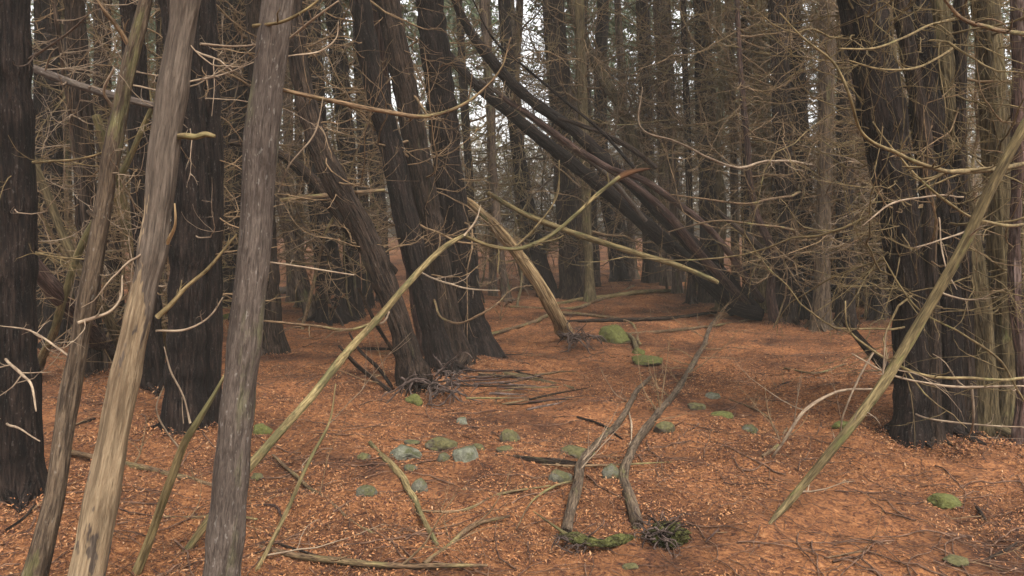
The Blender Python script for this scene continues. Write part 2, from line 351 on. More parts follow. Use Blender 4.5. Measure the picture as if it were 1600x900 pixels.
def offshoots(P, R, A, H, L, rg, k, lf=(.18, .5), n=7, rmin=.0015, sides=3, spread=(30, 75), smin=.15):
    T, m, _ = P.shape
    i = np.repeat(np.arange(T), k); s = smin + (.97-smin)*rg.random(T*k); f = s*(m-1); j = np.minimum(f.astype(int), m-2); t = (f-j)[:, None]
    b = P[i, j]*(1-t) + P[i, j+1]*t
    az = A[i, j] + rg.choice([-1, 1], T*k)*np.radians(rg.uniform(*spread, T*k))
    ll = L[i]*(lf[0]+(lf[1]-lf[0])*rg.random(T*k))*(1.15-.7*s)
    rr = np.maximum(R[i, j]*.6, rmin)
    return (*grow(b, az, ll, rr, rg, n=n, pitch0=H[i, j]+rg.normal(-.05, .35, T*k), p1=(22, 35), kink=10, curl=40, taper=.6), ll)

def rod(pts, rad, sides=24, rings=80, wob=.0, flute=.0, flare=0.0, flare_h=.25, lobes=5, rough=.0, seed=0, cap=True, butt=0.0):
    """one trunk or limb from control points (m,3) and radii (m)"""
    rg = np.random.default_rng(seed)
    S = spline(np.column_stack([pts, rad]), rings); P = S[:, :3].copy(); R = np.maximum(S[:, 3], .0012)
    R = R*(1+.09*vnoise(np.stack([np.linspace(0, len(P)*.22, len(P)), 0*R, 0*R+seed], -1), seed+2))
    s = np.r_[0, np.cumsum(np.linalg.norm(np.diff(P, axis=0), axis=1))]
    if wob:
        q = np.stack([s*1.3, 0*s, 0*s+seed*3.1], -1)
        P[:, 0] += wob*fbm(q, 3, seed); P[:, 1] += wob*fbm(q+9, 3, seed+5); P[:, 2] += .4*wob*fbm(q+5, 3, seed+8)*(abs(P[-1, 2]-P[0, 2]) < .6*s[-1])
    t = np.gradient(P, axis=0); t /= np.linalg.norm(t, axis=1, keepdims=True)
    ref = np.array([0.2, 1., 0]) if abs(t[len(t)//2, 2]) > .6 else np.array([0, .15, 1.])
    u = np.cross(t, ref); u /= np.linalg.norm(u, axis=1, keepdims=True); v = np.cross(t, u)
    a = np.linspace(0, 2*np.pi, sides, endpoint=False)
    ca, sa = np.cos(a), np.sin(a)
    rr = R[:, None]*np.ones(sides)
    if flute:
        ph = rg.random(4)*6.28
        rr *= 1 + flute*(np.sin(2*a+ph[0]+s[:, None]*.4)*.6 + np.sin(3*a+ph[1]-s[:, None]*.3)*.5 + np.sin(5*a+ph[2]+s[:, None]*.2)*.35)
    if flare:
        ang = np.sort(rg.random(lobes)*2*np.pi/lobes*.7 + np.arange(lobes)*2*np.pi/lobes); lob = np.zeros(sides)
        for q in ang: lob += (.6+.7*rg.random())*np.exp(4.5*(np.cos(a-q)-1))
        rr += .95*R[0]*flare*np.exp(-s[:, None]/flare_h)*(lob+.18) + R[0]*.08*np.exp(-s[:, None]/(flare_h*2.5))
    Bk = np.stack([R[:, None]*ca, R[:, None]*sa, s[:, None]+0*ca], -1) + np.array([seed*1.7 % 40, 0, seed*.9 % 40])
    if rough:
        rr += rough*(-.55-1.5*np.abs(vnoise(Bk*np.array([34, 34, 2.6]), seed+3))+.6 + .5*fbm(Bk*np.array([14, 14, 2.2]), 2, seed+4) + .35*fbm(Bk*np.array([70, 70, 9]), 2, seed+6))
    V = P[:, None] + rr[:, :, None]*(u[:, None]*ca[:, None] + v[:, None]*sa[:, None])
    idx = np.arange(rings*sides).reshape(rings, sides)
    Q = np.stack([idx[:-1], np.roll(idx[:-1], -1, 1), np.roll(idx[1:], -1, 1), idx[1:]], -1).reshape(-1, 4)
    V = V.reshape(-1, 3); Bk = Bk.reshape(-1, 3)
    if cap:   # ragged ends
        for row, c in ((0, P[0]-t[0]*R[0]*.15), (rings-1, P[-1]+t[-1]*R[-1]*(.3+butt))):
            k = len(V); V = np.vstack([V, c]); Bk = np.vstack([Bk, Bk[row*sides:(row+1)*sides].mean(0)])
            e = idx[row]; nx = np.roll(e, -1)
            q = np.stack([e[::2], nx[::2], np.roll(nx, -1)[::2], np.full(len(e[::2]), k)], -1); Q = np.vstack([Q, q])
    return (V, Q, Bk), P, R

def crown_mesh(rg, z0, z1, rad, nb, per, card, dens=1.0):
    """foliage sprays spread along boughs, with gaps between them"""
    z = z0+(z1-z0)*rg.random(nb)**.85; az = rg.random(nb)*2*np.pi
    L = rad*(1-.75*(z-z0)/(z1-z0))*(.5+.7*rg.random(nb))
    P, R, A, H = grow(np.column_stack([0*z, 0*z, z]), az, L, np.full(nb, .015), rg, n=7, p0=(5, 15), p1=(5, 25))
    i = np.repeat(np.arange(nb), per); s = (.25+.75*rg.random(nb*per)**.7); f = s*6; j = np.minimum(f.astype(int), 5); t = (f-j)[:, None]
    c = P[i, j]*(1-t)+P[i, j+1]*t + rg.normal(0, .10, (nb*per, 3))*np.array([1, 1, .8])
    a = A[i, j]+rg.normal(0, .7, nb*per); ti = rg.normal(-.45, .45, nb*per); ro = rg.normal(0, .7, nb*per)
    l = card*(.5+rg.random(nb*per)); w = l*(.3+.3*rg.random(nb*per))
    d = np.stack([np.cos(a)*np.cos(ti), np.sin(a)*np.cos(ti), np.sin(ti)], -1); e = np.stack([-np.sin(a)*np.cos(ro), np.cos(a)*np.cos(ro), np.sin(ro)], -1)
    V = np.stack([c-d*l[:, None]*.5, c-e*w[:, None]*.5, c+d*l[:, None]*.5, c+e*w[:, None]*.5], 1).reshape(-1, 3)
    q = np.arange(4*nb*per).reshape(-1, 4)
    return V, q, (P, R)
CROWNS = []
for k in range(6):
    rg = np.random.default_rng(100+k)
    V, q, (P, R) = crown_mesh(rg, 0, 6.5+rg.random()*1.5, 1.7+.4*rg.random(), 60, 24, .17)
    CROWNS.append(make_mesh('crown', V, q, None, M['leaf'], smooth=False))

def world_pts(spec, d=None, dd=0.0):
    """spec [(px,py,w),...] first is the foot. d: depth (None = where the foot pixel meets the ground); dd: depth gained by the top"""
    px, py, w = spec[0]
    base = gp(px, py) if d is None else at(px, py, d)
    d0 = base[1]
    pts, rad = [base], [wr(w, d0)]
    ys_ = [q[1] for q in spec]; span = max(1, ys_[0]-min(ys_))
    for q in spec[1:]:
        dq = q[3] if len(q) > 3 else d0 + dd*(ys_[0]-q[1])/span
        pts.append(at(q[0], q[1], dq)); rad.append(wr(q[2], dq))
    return np.array(pts), np.array(rad), d0

def tree(label, spec, mat='dark', d=None, dd=0.0, tip=9.0, nb=14, blen=(.5, 1.4), zb=(.6, 5.0), sec=5, ter=0, bm='twig', brad=.009, flare=.5, lobes=5, crown=True, group=None,
         name='cedar_tree', cat='tree', seed=0, hero=(), side=None, flute=.05, rough=.004, fh=.22, wob=.01, stubs=0, broken=False):
    rg = np.random.default_rng(seed+1000)
    pts, rad, d0 = world_pts(spec, d, dd); rad = rad*(.86 if d0 < 10 else .95)
    zg = float(gz(pts[0][0], pts[0][1]))
    dirt = pts[-1]-pts[-2]; dirt /= np.linalg.norm(dirt)
    if tip and pts[-1][2] < tip and not broken:
        k = 2
        for i in range(k):                                      # above the picture the stem goes on, bending towards upright
            dirt = dirt*np.array([.6, .6, 1]); dirt /= np.linalg.norm(dirt)
            pts = np.vstack([pts, pts[-1]+dirt*(tip-pts[-1][2])/max(.3, dirt[2])/(k-i)]); rad = np.r_[rad, rad[-1]*.72]
    base = pts[0].copy(); base[2] = zg
    first = pts[1]-pts[0]; first /= np.linalg.norm(first)
    pts[0] = np.array([base[0], base[1], zg-.04]) - first*.02
    root = thing(name, base, label, cat, group)
    H = np.linalg.norm(np.diff(pts, axis=0), axis=1).sum()
    sides = 120 if d0 < 10 else 36
    rings = int(min(380, max(50, H*(38 if d0 < 10 else 12))))
    vqb, P, R = rod(pts, rad, sides, rings, wob=wob, flute=flute, flare=flare, flare_h=fh, lobes=lobes, rough=rough*(1.7 if d0 > 4 else 1), seed=seed)
    tr = part('trunk', vqb, M[mat], root)
    if flare > .3 and 4 < d0 < 16:
        for i in range(5):
            a = i*1.2566+rg.uniform(-.4, .4)+seed; r_ = rad[0]*rg.uniform(.22, .36); e = np.array([math.cos(a), math.sin(a), 0])
            q0 = np.array([base[0], base[1], zg]); l = rad[0]*rg.uniform(1.5, 2.4); w_ = np.array([-e[1], e[0], 0])*rg.normal(0, .06)
            rp = np.array([q0+e*rad[0]*.55+[0, 0, rad[0]*1.9], q0+e*rad[0]*.95+[0, 0, rad[0]*.75], q0+e*l*.8+w_+[0, 0, r_*.35], q0+e*l*1.15+w_*2+[0, 0, -r_*.9]])
            part('root', rod(rp, np.array([r_*.7, r_*1.1, r_*.8, r_*.4]), 18, 36, wob=.012, rough=.004, flute=.06, seed=seed*7+i)[0], M[mat], root)
    if nb:
        zz = rg.uniform(zb[0], min(zb[1], P[-1, 2]), nb) if P[-1, 2] > zb[0] else np.array([])
        idx = np.array([np.argmin(np.abs(P[:, 2]-z)) for z in zz])
        az = rg.random(nb)*2*np.pi if side is None else np.radians(rg.normal(side[0], side[1], nb))
        L = rg.uniform(*blen, nb); big = rg.random(nb) < .22; L[big] *= 1.35
        r = np.where(big, 1.7, 1)*(max(brad, .0008*d0) if d0 > 9 else .00095*d0)*(.5+.75*rg.random(nb))
        Pb, Rb, A, Hh = grow(P[idx]+0, az, L, r, rg, n=14, kink=13, curl=22, p1=(36, 30))
        for i in range(nb):
            sl = slice(i, i+1)
            ps = [tubes(Pb[sl], Rb[sl], 5)]
            if sec:
                P2, R2, A2, H2, L2 = offshoots(Pb[sl], Rb[sl], A[sl], Hh[sl], L[sl], rg, sec, rmin=.00038*d0)
                ps.append(tubes(P2, R2, 3))
                if ter:
                    P3, R3, _, _, _ = offshoots(P2, R2, A2, H2, L2, rg, ter, n=5, rmin=.0003*d0)
                    ps.append(tubes(P3, R3, 3))
            part('branch', join(ps), M[bm], root)
    if d0 < 9 and not nb > 20: stub_row(P, R, root, rg, 9, mat)
    for h in hero: limb(h, root, rg)
    if crown and not broken:
        o = link('crown', CROWNS[seed % 6], root, loc=tuple(P[-1]-base-np.array([0, 0, 1.2+1.0*(d0 > 15)]))); o.rotation_euler = (0, 0, seed*1.3)
    return root

def stub_row(P, R, root, rg, n, mat):
    """short snapped branch stubs and knots along a stem"""
    m = len(P); t = np.gradient(P, axis=0); t /= np.linalg.norm(t, axis=1, keepdims=True)
    for i in range(n):
        j = int(m*rg.uniform(.06, .9)); v = rg.normal(0, 1, 3); v -= t[j]*(v@t[j]); v /= np.linalg.norm(v)+1e-9; v = v+t[j]*rg.uniform(.1, .8)
        l = rg.uniform(.012, .05); r = min(R[j]*.28, rg.uniform(.004, .009)); q = P[j]+v/np.linalg.norm(v)*R[j]*.85
        part('stub', rod(np.array([q, q+v*l*.5, q+v*l]), np.array([r*1.5, r, r*.7]), 7, 6, rough=.0008, seed=i)[0], M[mat], root)

def limb(h, root, rg):
    """h = dict(p=[(px,py,depth,w)...], m=material, sec=n)"""
    pp = np.array([at(a, b, c) for a, b, c, w in h['p']]); rr = .76*np.array([wr(w, c) for a, b, c, w in h['p']])
    L = np.linalg.norm(np.diff(pp, axis=0), axis=1).sum()
    vqb, P, R = rod(pp, rr, 8, int(max(24, L*45)), wob=h.get('wob', .022), seed=int(rg.integers(1, 9999)), rough=.0006)
    main = part('branch', vqb, M[h.get('m', 'twigo')], root); k = h.get('sec', 5)
    if k:
        n = len(P); t = np.gradient(P, axis=0); A = np.arctan2(t[:, 1], t[:, 0])[None]; H = np.arctan2(t[:, 2], np.hypot(t[:, 0], t[:, 1]))[None]
        P2, R2, A2, H2, L2 = offshoots(P[None], R[None], A, H, np.array([min(L, 1.2)]), rg, k, lf=h.get('lf', (.1, .35)), rmin=.0014)
        R2 = np.minimum(R2, .006)
        P3, R3, _, _, _ = offshoots(P2, R2, A2, H2, L2, rg, 2, n=5, rmin=.001)
        for q in range(len(P2)):
            part('twig', join([tubes(P2[q:q+1], R2[q:q+1], 4), tubes(P3[2*q:2*q+2], R3[2*q:2*q+2], 3)]), M[h.get('m', 'twigo')], root, parent=main)
    return main


# ------------------------------------------------------------------ roots
def roots(root, centre, n, reach, rg, r0=.012, up=0.1, mat='root', az=(0, 360), drop=.6, loop=30):
    """a fringe of torn roots, every root a part"""
    for i in range(n):
        a = np.radians(rg.uniform(*az)); m = 12; s = np.linspace(0, 1, m)
        L = reach*rg.uniform(.45, 1.1)
        el = rg.uniform(-.2, .9)*up*6 - drop*s**1.2*rg.uniform(.3, 1.4) + np.cumsum(rg.normal(0, .25, 12))
        kk = np.cumsum(rg.normal(0, .42, m)); A = a+kk
        P = np.cumsum(np.stack([np.cos(A), np.sin(A), el], -1)*L/m, 0) + centre + rg.normal(0, reach*.22, 3)*np.array([1, 1, .4])
        P[:, 2] = np.maximum(P[:, 2], gz(P[:, 0], P[:, 1])-.012+.012*rg.random())
        r = r0*rg.uniform(.4, 1.2); R = r*(1-.8*s)
        ps = [tubes(P[None], R[None], 5)]
        if rg.random() < .7:
            t = np.gradient(P, axis=0); AA = np.arctan2(t[:, 1], t[:, 0])[None]; H = np.arctan2(t[:, 2], np.hypot(t[:, 0], t[:, 1]))[None]
            P2, R2, _, _, _ = offshoots(P[None], R[None], AA, H, np.array([L]), rg, 3, lf=(.15, .4), rmin=.0012); P2[..., 2] = np.maximum(P2[..., 2], gz(P2[..., 0], P2[..., 1])-.01)
            ps.append(tubes(P2, R2, 3))
        part('root', join(ps), M[mat], root)

# ------------------------------------------------------------------ near trees
G_L = 'dark trunks at the left side'; G_M = 'leaning trunks of the middle clump'; G_R = 'trunks of the clump at the right'; G_F = 'slender stems close to the camera'
G_B = 'trees of the middle distance'
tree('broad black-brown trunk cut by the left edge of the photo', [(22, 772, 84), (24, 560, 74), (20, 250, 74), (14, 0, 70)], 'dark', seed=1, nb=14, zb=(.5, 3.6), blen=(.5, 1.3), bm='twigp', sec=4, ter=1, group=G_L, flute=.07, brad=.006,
     hero=[dict(p=[(8, 552, 4.6, 6), (28, 572, 4.1, 6), (45, 588, 3.95, 6), (58, 605, 3.8, 5), (64, 640, 3.7, 3)], m='twigp', sec=3), dict(p=[(2, 660, 4.6, 5), (22, 668, 4.1, 5), (40, 676, 3.95, 4), (62, 692, 3.8, 3)], m='twigp', sec=1),
           dict(p=[(20, 105, 4.5, 6), (70, 75, 4.2, 5), (130, 20, 4, 3)], m='twigd', sec=6), dict(p=[(15, 255, 4.6, 5), (80, 250, 4.2, 5), (160, 238, 4, 4), (240, 198, 3.9, 2)], m='twigo', sec=5),
           dict(p=[(20, 385, 4.6, 4), (90, 400, 4.2, 4), (170, 405, 4, 2)], m='twigo', sec=8)])
tree('slim olive-brown stem leaning right, beside the black trunk', [(40, 1000, 38), (58, 900, 36), (110, 600, 34), (140, 430, 32), (172, 250, 32), (200, 120, 28), (228, 0, 26)], 'stem', d=3.1, seed=2, nb=10, zb=(1.0, 3), blen=(.25, .7), bm='twigp', sec=3,
     group=G_F, rough=.003, flute=.04, brad=.005, tip=7, crown=False,
     hero=[dict(p=[(212, 80, 3.1, 12), (190, 45, 3.05, 9), (165, 15, 3, 7), (145, -15, 3, 5)], m='tan', sec=3), dict(p=[(125, 503, 3.1, 9), (150, 495, 3.1, 7), (175, 485, 3.1, 6), (190, 468, 3.1, 5), (194, 430, 3.1, 3)], m='twigp', sec=3),
           dict(p=[(185, 165, 3.1, 7), (172, 145, 3.05, 6), (185, 105, 3, 4)], m='twigp', sec=2), dict(p=[(120, 560, 3.1, 5), (60, 520, 3.2, 4), (0, 510, 3.3, 2)], m='twigp', sec=4)])
tree('pale tan stem with the bark stripped off, leaning right', [(116, 1010, 57), (139, 880, 54), (174, 700, 51), (208, 540, 49), (242, 370, 48), (263, 200, 51), (286, 60, 48), (298, -20, 46)], 'pale', d=3.0, seed=3, nb=5, zb=(1.2, 2.8), blen=(.2, .5), bm='twigp', sec=2,
     group=G_F, rough=.005, flute=.07, brad=.005, tip=7, crown=False, name='bare_tree',
     hero=[dict(p=[(268, 216, 3, 16), (285, 212, 2.99, 13), (308, 213, 2.98, 14), (322, 209, 2.97, 12), (337, 212, 2.96, 8)], m='tan', sec=0), dict(p=[(240, 495, 3, 12), (262, 475, 3, 10), (285, 450, 3, 9), (325, 420, 3, 8), (350, 395, 3, 7), (375, 367, 3, 5)], m='twigo', sec=2),
           dict(p=[(240, 516, 3.0, 5), (290, 514, 3.1, 5), (330, 492, 3.1, 4), (350, 465, 3.1, 3)], m='twigp', sec=3), dict(p=[(310, 70, 3, 6), (360, 74, 3.1, 5), (420, 68, 3.2, 3)], m='twigp', sec=3),
           dict(p=[(295, 128, 3, 4), (340, 118, 3.1, 4), (410, 92, 3.2, 2)], m='twigp', sec=3), dict(p=[(262, 380, 3, 9), (272, 350, 2.95, 6), (268, 318, 2.93, 3)], m='wood', sec=0)])
tree('smooth grey upright stem nearest the camera', [(332, 1035, 66), (350, 890, 61), (368, 700, 58), (385, 520, 57), (400, 330, 56), (415, 150, 56), (432, 0, 54)], 'grey', d=2.9, seed=4, nb=0, group=G_F, rough=.0022, flute=.03, tip=8, crown=False,
     hero=[dict(p=[(445, 140, 2.9, 9), (525, 160, 2.95, 10), (600, 178, 3, 9), (665, 185, 3.05, 8), (710, 172, 3.05, 7), (750, 145, 3.1, 5), (780, 110, 3.1, 4), (795, 60, 3.1, 2.5)], m='tan', sec=5, lf=(.06, .2)),
           dict(p=[(400, 42, 2.9, 8), (455, 30, 2.8, 7), (495, 5, 2.8, 5), (520, -20, 2.8, 4)], m='twigo', sec=2), dict(p=[(445, 62, 2.9, 5), (490, 30, 2.85, 5), (535, 0, 2.8, 3)], m='twigp', sec=2),
           dict(p=[(450, 88, 2.95, 3), (510, 76, 3, 4), (526, 60, 3, 3), (528, 35, 3, 2)], m='twigp', sec=1), dict(p=[(440, 300, 2.95, 3), (455, 260, 2.9, 3), (490, 210, 2.9, 3), (500, 150, 2.9, 1.5)], m='twigp', sec=2),
           dict(p=[(420, 407, 2.95, 3), (480, 417, 3.1, 4), (560, 430, 3.2, 3)], m='twigp', sec=2)])
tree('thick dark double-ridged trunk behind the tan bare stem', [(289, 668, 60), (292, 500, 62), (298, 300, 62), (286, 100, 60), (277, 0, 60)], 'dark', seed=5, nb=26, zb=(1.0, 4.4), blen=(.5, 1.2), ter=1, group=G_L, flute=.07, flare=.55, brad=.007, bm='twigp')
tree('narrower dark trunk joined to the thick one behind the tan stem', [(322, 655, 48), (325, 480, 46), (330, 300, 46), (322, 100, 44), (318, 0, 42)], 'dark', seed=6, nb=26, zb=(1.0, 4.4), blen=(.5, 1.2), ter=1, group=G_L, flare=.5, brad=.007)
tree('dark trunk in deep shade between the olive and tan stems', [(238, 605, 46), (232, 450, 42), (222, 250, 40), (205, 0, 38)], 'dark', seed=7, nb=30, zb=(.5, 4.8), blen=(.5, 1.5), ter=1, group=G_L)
tree('dark trunk with bushy foot just right of the black edge trunk', [(135, 590, 44), (138, 400, 40), (128, 200, 38), (118, 0, 36)], 'brown', seed=8, nb=34, zb=(.4, 4.8), blen=(.5, 1.5), ter=1, group=G_L)
tree('buttressed grey-brown trunk showing behind the grey stem', [(420, 552, 44), (418, 470, 40), (412, 300, 38), (400, 0, 36)], 'brown', seed=9, nb=22, zb=(1, 5), ter=1, group=G_L, flare=.95, lobes=4, fh=.3)

# middle clump
t = tree('lowest foot of the middle clump, leaning far left, roots exposed', [(655, 606, 46), (630, 520, 40), (598, 430, 44), (560, 345, 42), (522, 275, 40), (488, 190, 36), (465, 90, 34), (455, 0, 32)], 'brown', seed=10, nb=26, zb=(.9, 4.8), blen=(.4, 1.3), ter=1, group=G_M, flare=.7, bm='twig')
rg = np.random.default_rng(5); c = gp(690, 628); roots(t, c+np.array([0, .15, .16]), 34, .5, rg, r0=.013, az=(-150, 10), drop=1.1, up=.05)
roots(t, gp(655, 618)+np.array([0, .1, .1]), 14, .35, rg, r0=.018, az=(200, 340), drop=.9, up=.02, mat='brown')
tree('second trunk of the middle clump, straight and leaning left', [(692, 578, 44), (665, 470, 40), (640, 370, 42), (612, 240, 42), (582, 110, 40), (560, 0, 38)], 'dark', seed=11, nb=26, zb=(1, 4.8), ter=1, group=G_M, flare=.4)
tree('red-brown trunk in the centre of the middle clump', [(712, 566, 50), (690, 450, 44), (662, 300, 46), (635, 150, 46), (605, 0, 44)], 'brown', seed=12, nb=26, zb=(1, 4.8), ter=1, group=G_M, flare=.45)
tree('rightmost trunk of the middle clump, with splayed feet', [(740, 553, 62), (722, 450, 54), (706, 320, 52), (690, 160, 52), (672, 0, 48)], 'dark', seed=13, nb=24, zb=(1, 4.8), ter=1, group=G_M, flare=.7, lobes=6, fh=.3,
     hero=[dict(p=[(660, 428, 8, 4), (693, 440, 7.6, 4), (737, 450, 7.4, 3), (783, 453, 7.4, 2)], m='twigp', sec=3), dict(p=[(676, 470, 8, 5), (693, 500, 7.6, 5), (717, 505, 7.5, 5), (745, 493, 7.5, 5), (777, 473, 7.6, 4), (797, 453, 7.8, 3), (830, 446, 8, 2)], m='tan', sec=5)])
tree('slim trunk wedged at the back of the middle clump', [(668, 560, 30), (648, 440, 28), (620, 300, 28), (600, 150, 26), (590, 0, 24)], 'red', seed=14, nb=14, zb=(1, 4.8), group=G_M, flare=.3)

# right clump
tree('broadest black trunk of the right clump, bending left', [(1425, 682, 56), (1425, 560, 58), (1412, 420, 66), (1392, 260, 78), (1368, 120, 80), (1345, 0, 80)], 'dark', seed=15, nb=70, zb=(.7, 3.9), blen=(.6, 1.9), ter=2, group=G_R, flare=.6, bm='twigo', side=(230, 60),
     hero=[dict(p=[(1420, 640, 5.9, 4), (1450, 655, 5.6, 4), (1520, 664, 5.4, 4), (1600, 668, 5.3, 3)], m='twigp', sec=3)])
tree('black trunk behind the crossing olive pole, second in the right clump', [(1478, 676, 52), (1478, 520, 54), (1470, 350, 58), (1448, 180, 58), (1428, 0, 56)], 'dark', seed=16, nb=50, zb=(.7, 3.9), blen=(.6, 1.8), ter=2, group=G_R, flare=.5, bm='twigo', side=(240, 60),
     hero=[dict(p=[(1460, 460, 5.9, 3), (1465, 340, 5.6, 3), (1478, 415, 5.2, 3), (1500, 452, 5, 2)], m='twigp', sec=1)])
tree('green-tinged stem of the right clump with a forking top', [(1540, 672, 42), (1535, 520, 40), (1512, 350, 36), (1485, 180, 34), (1468, 0, 32)], 'olive', seed=17, nb=34, zb=(.9, 3.9), blen=(.6, 1.4), ter=2, group=G_R, flare=.35, bm='twigo', side=(240, 70),
     hero=[dict(p=[(1490, 30, 5.9, 5), (1460, 38, 5.5, 5), (1410, 60, 5, 5), (1360, 76, 4.7, 5), (1305, 75, 4.5, 3)], m='twigo', sec=5), dict(p=[(1490, 70, 5.9, 5), (1470, 90, 5.5, 5), (1420, 108, 5, 5), (1370, 107, 4.8, 4), (1330, 95, 4.7, 3)], m='twigo', sec=5),
           dict(p=[(1510, 307, 5.8, 4), (1440, 310, 5.2, 4), (1385, 325, 5, 4), (1352, 352, 4.9, 2)], m='twigp', sec=4), dict(p=[(1520, 360, 5.8, 5), (1480, 370, 5.5, 4), (1425, 386, 5.2, 3)], m='twigp', sec=2)])
tree('straight khaki stem of the right clump, second from the photo edge', [(1572, 668, 50), (1572, 500, 48), (1562, 300, 48), (1550, 130, 46), (1540, 0, 44)], 'olive', seed=18, nb=34, zb=(.9, 3.9), blen=(.6, 1.5), ter=2, group=G_R, flare=.3, bm='twigo', side=(230, 70),
     hero=[dict(p=[(1610, 255, 5.9, 9), (1530, 263, 4.8, 11), (1450, 262, 4.2, 9), (1395, 240, 4, 8), (1345, 205, 3.8, 7), (1325, 150, 3.7, 6), (1305, 100, 3.7, 5), (1260, 60, 3.7, 4), (1225, 20, 3.7, 3)], m='twigo', sec=14, lf=(.12, .4)),
           dict(p=[(1610, 590, 5.4, 6), (1520, 592, 4.8, 6), (1420, 580, 4.6, 6), (1360, 545, 4.6, 5), (1325, 515, 4.6, 4), (1318, 470, 4.6, 2.5)], m='twigo', sec=5), dict(p=[(1610, 602, 5.4, 4), (1450, 598, 4.9, 5), (1390, 585, 4.8, 4), (1330, 552, 4.8, 3)], m='twigp', sec=3),
           dict(p=[(1610, 350, 5.9, 6), (1550, 348, 5, 7), (1520, 340, 4.8, 6), (1460, 300, 4.6, 6), (1400, 245, 4.5, 4), (1360, 190, 4.5, 3)], m='twigo', sec=8), dict(p=[(1620, 55, 5, 10), (1545, 40, 4.4, 9), (1500, 22, 4.2, 7), (1470, -10, 4.1, 5)], m='tan', sec=3),
           dict(p=[(1615, 640, 5.4, 4), (1560, 560, 5, 5), (1500, 520, 4.8, 4), (1430, 480, 4.6, 4), (1380, 400, 4.6, 3)], m='twigo', sec=6)])
tree('pale brown stem between black trunk and green-tinged stem', [(1508, 674, 30), (1512, 560, 28), (1505, 400, 26), (1500, 200, 24), (1500, 0, 24)], 'brown', seed=19, nb=20, zb=(.9, 3.9), ter=1, group=G_R, flare=.4, side=(240, 70))
tree('crooked dark stem at the right edge, red-tinged foot', [(1590, 690, 16), (1597, 610, 18), (1588, 480, 20), (1592, 250, 20), (1590, 0, 22)], 'red', seed=20, nb=24, zb=(.5, 3.6), ter=1, group=G_R, flare=.5)
tree('short mottled stem at the very foot of the right clump', [(1452, 686, 34), (1455, 560, 30), (1452, 400, 30), (1440, 200, 28), (1405, 0, 30)], 'brown', seed=21, nb=14, zb=(.9, 3.9), ter=1, group=G_R, flare=.6)

